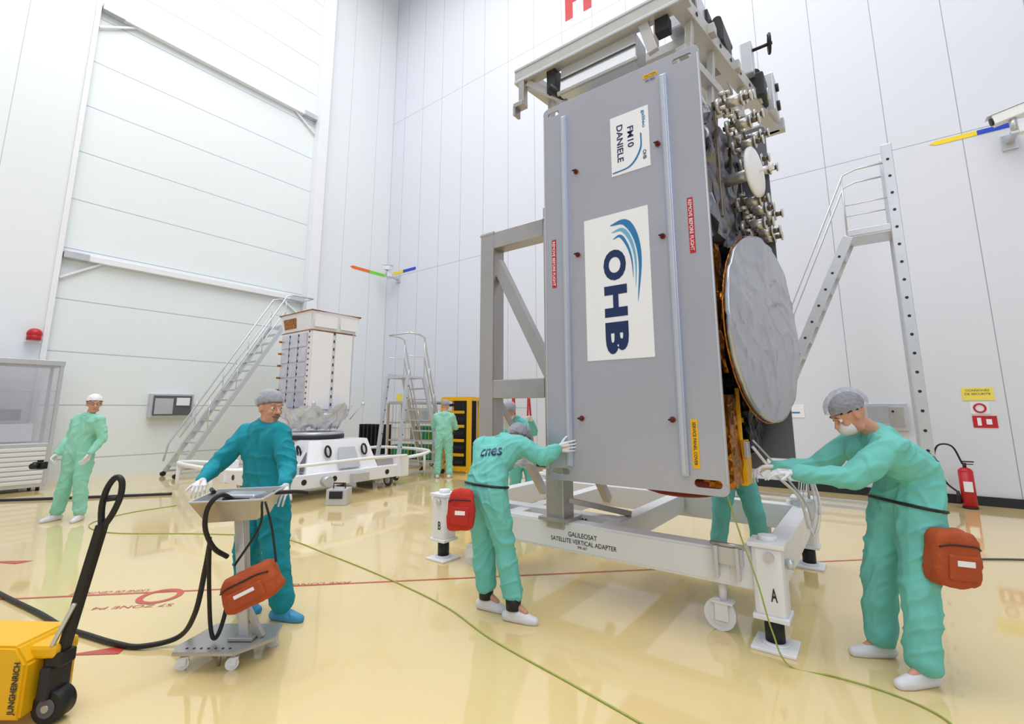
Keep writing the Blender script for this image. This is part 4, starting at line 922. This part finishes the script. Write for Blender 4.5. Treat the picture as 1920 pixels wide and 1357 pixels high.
person('person in pale green coverall, glasses and white cap standing',(-6.5,7.16),dict(
 head=(.20,0,1.67),face=(.75,-.65,-.1),neck=(.16,.0,1.50),pel=(.08,0,.98),
 shL=(-.03,.03,1.43),shR=(.33,-.03,1.43),elL=(-.10,.04,1.16),elR=(.40,.0,1.16),wrL=(-.14,-.12,.94),wrR=(.36,-.14,.95),hdL=(-.1,-.5,-.7),hdR=(-.2,-.3,-.8),curlL=1.3,pnL=(.6,0,-.2),pnR=(-.8,0,0),
 hipL=(0,0,.93),hipR=(.17,0,.93),knL=(-.04,-.02,.52),knR=(.20,-.04,.52),anL=(-.13,.0,.10),anR=(.22,.0,.10),toeL=(-.2,-1,0),toeR=(.3,-1,0)),PALE,netm=CAPM,glasses=True,vox=.014,bvox=.009,gvox=.004,puff=.94)
r=root('handheld_camera','black handheld camera carried at hip height','camera',W(-6.74,6.92,.80),YAW)
MB().box((0,0,0),(.15,.09,.1),BLACK,bev=.01).cyl((0,-.04,0),(0,-.12,0),.04,BLACK).box((0,0,.06),(.05,.05,.03),BLACK).obj('camera_body',r)
person('person in pale green coverall and hair net standing with back turned',(-1.62,11.4),dict(
 head=(.02,.05,1.66),face=(.3,1,-.3),neck=(.0,.0,1.49),pel=(0,0,.98),
 shL=(-.19,0,1.42),shR=(.19,0,1.42),elL=(-.25,.08,1.14),elR=(.26,.1,1.15),wrL=(-.12,.28,1.08),wrR=(.25,.33,1.15),
 hipL=(-.10,0,.92),hipR=(.10,0,.92),knL=(-.12,.02,.52),knR=(.12,.02,.52),anL=(-.13,0,.10),anR=(.15,0,.10),toeL=(-.1,1,0),toeR=(.2,1,0)),PALE,vox=.016,bvox=.011,gvox=.005)
person('person in mint coverall and hair net working behind the steel tower',(.12,7.6),dict(
 head=(-.16,-.1,1.56),face=(.2,-.8,-.5),neck=(-.05,.0,1.42),pel=(.05,.1,.95),
 shL=(-.22,0,1.34),shR=(.14,0,1.36),elL=(-.3,-.15,1.12),elR=(.22,-.2,1.25),wrL=(-.18,-.38,1.15),wrR=(.16,-.42,1.42),
 hipL=(-.05,.1,.90),hipR=(.14,.1,.90),knL=(-.06,.04,.5),knR=(.18,.04,.5),anL=(-.08,.1,.10),anR=(.2,.1,.10),toeL=(0,-1,0),toeR=(.2,-1,0)),MINT,mask=True,vox=.014,bvox=.009,gvox=.004)
person('person in mint coverall standing with legs apart inside the frame',(2.34,5.10),dict(
 head=(.0,.1,1.58),face=(-.3,-1,-.3),neck=(0,.12,1.44),pel=(0,.05,.96),
 shL=(-.18,.14,1.37),shR=(.18,.12,1.37),elL=(-.25,.05,1.12),elR=(.25,.05,1.12),wrL=(-.15,-.1,1.0),wrR=(.15,-.1,1.0),
 hipL=(-.10,.04,.91),hipR=(.10,.04,.91),knL=(-.18,.0,.5),knR=(.18,.0,.5),anL=(-.25,0,.10),anR=(.25,0,.10),toeL=(-.3,-1,0),toeR=(.3,-1,0)),MINT,vox=.012,bvox=.009,gvox=.004)
# pouches with belts wrapped round the coveralls
def beltpouch(label,base,PL,size,m,bv,c,axis,tilt):
    PL=Vector(PL); pts=[p-PL for p in belt(bv,c,axis,(1,0,0))]
    pouch(label,W(base[0]+PL.x,base[1]+PL.y,PL.z),YAW,size,m,[pts],tilt,closed=True)
beltpouch('red waist pouch on black belt of bending technician',(-.08,3.93),(-.31,-.16,.84),(.20,.12,.30),REDFAB,bv2,(-.13,.03,.99),(.1,.1,1),.05)
beltpouch('orange waist pouch on black belt of leaning technician',(2.42,3.2),(.16,-.27,.74),(.26,.13,.31),ORANGE,bv3,(.15,0,.99),(.18,0,1),.1)
# ================================================================= CAMERA
cd=bpy.data.cameras.new('cam'); cam=bpy.data.objects.new('camera',cd); col.objects.link(cam)
cd.sensor_width=36; cd.lens=880/1920*36; cd.shift_y=-.0292
cam.location=(0,0,1.6); cam.rotation_euler=(math.radians(90+9.26),0,YAW); cd.clip_end=200
sc.camera=cam
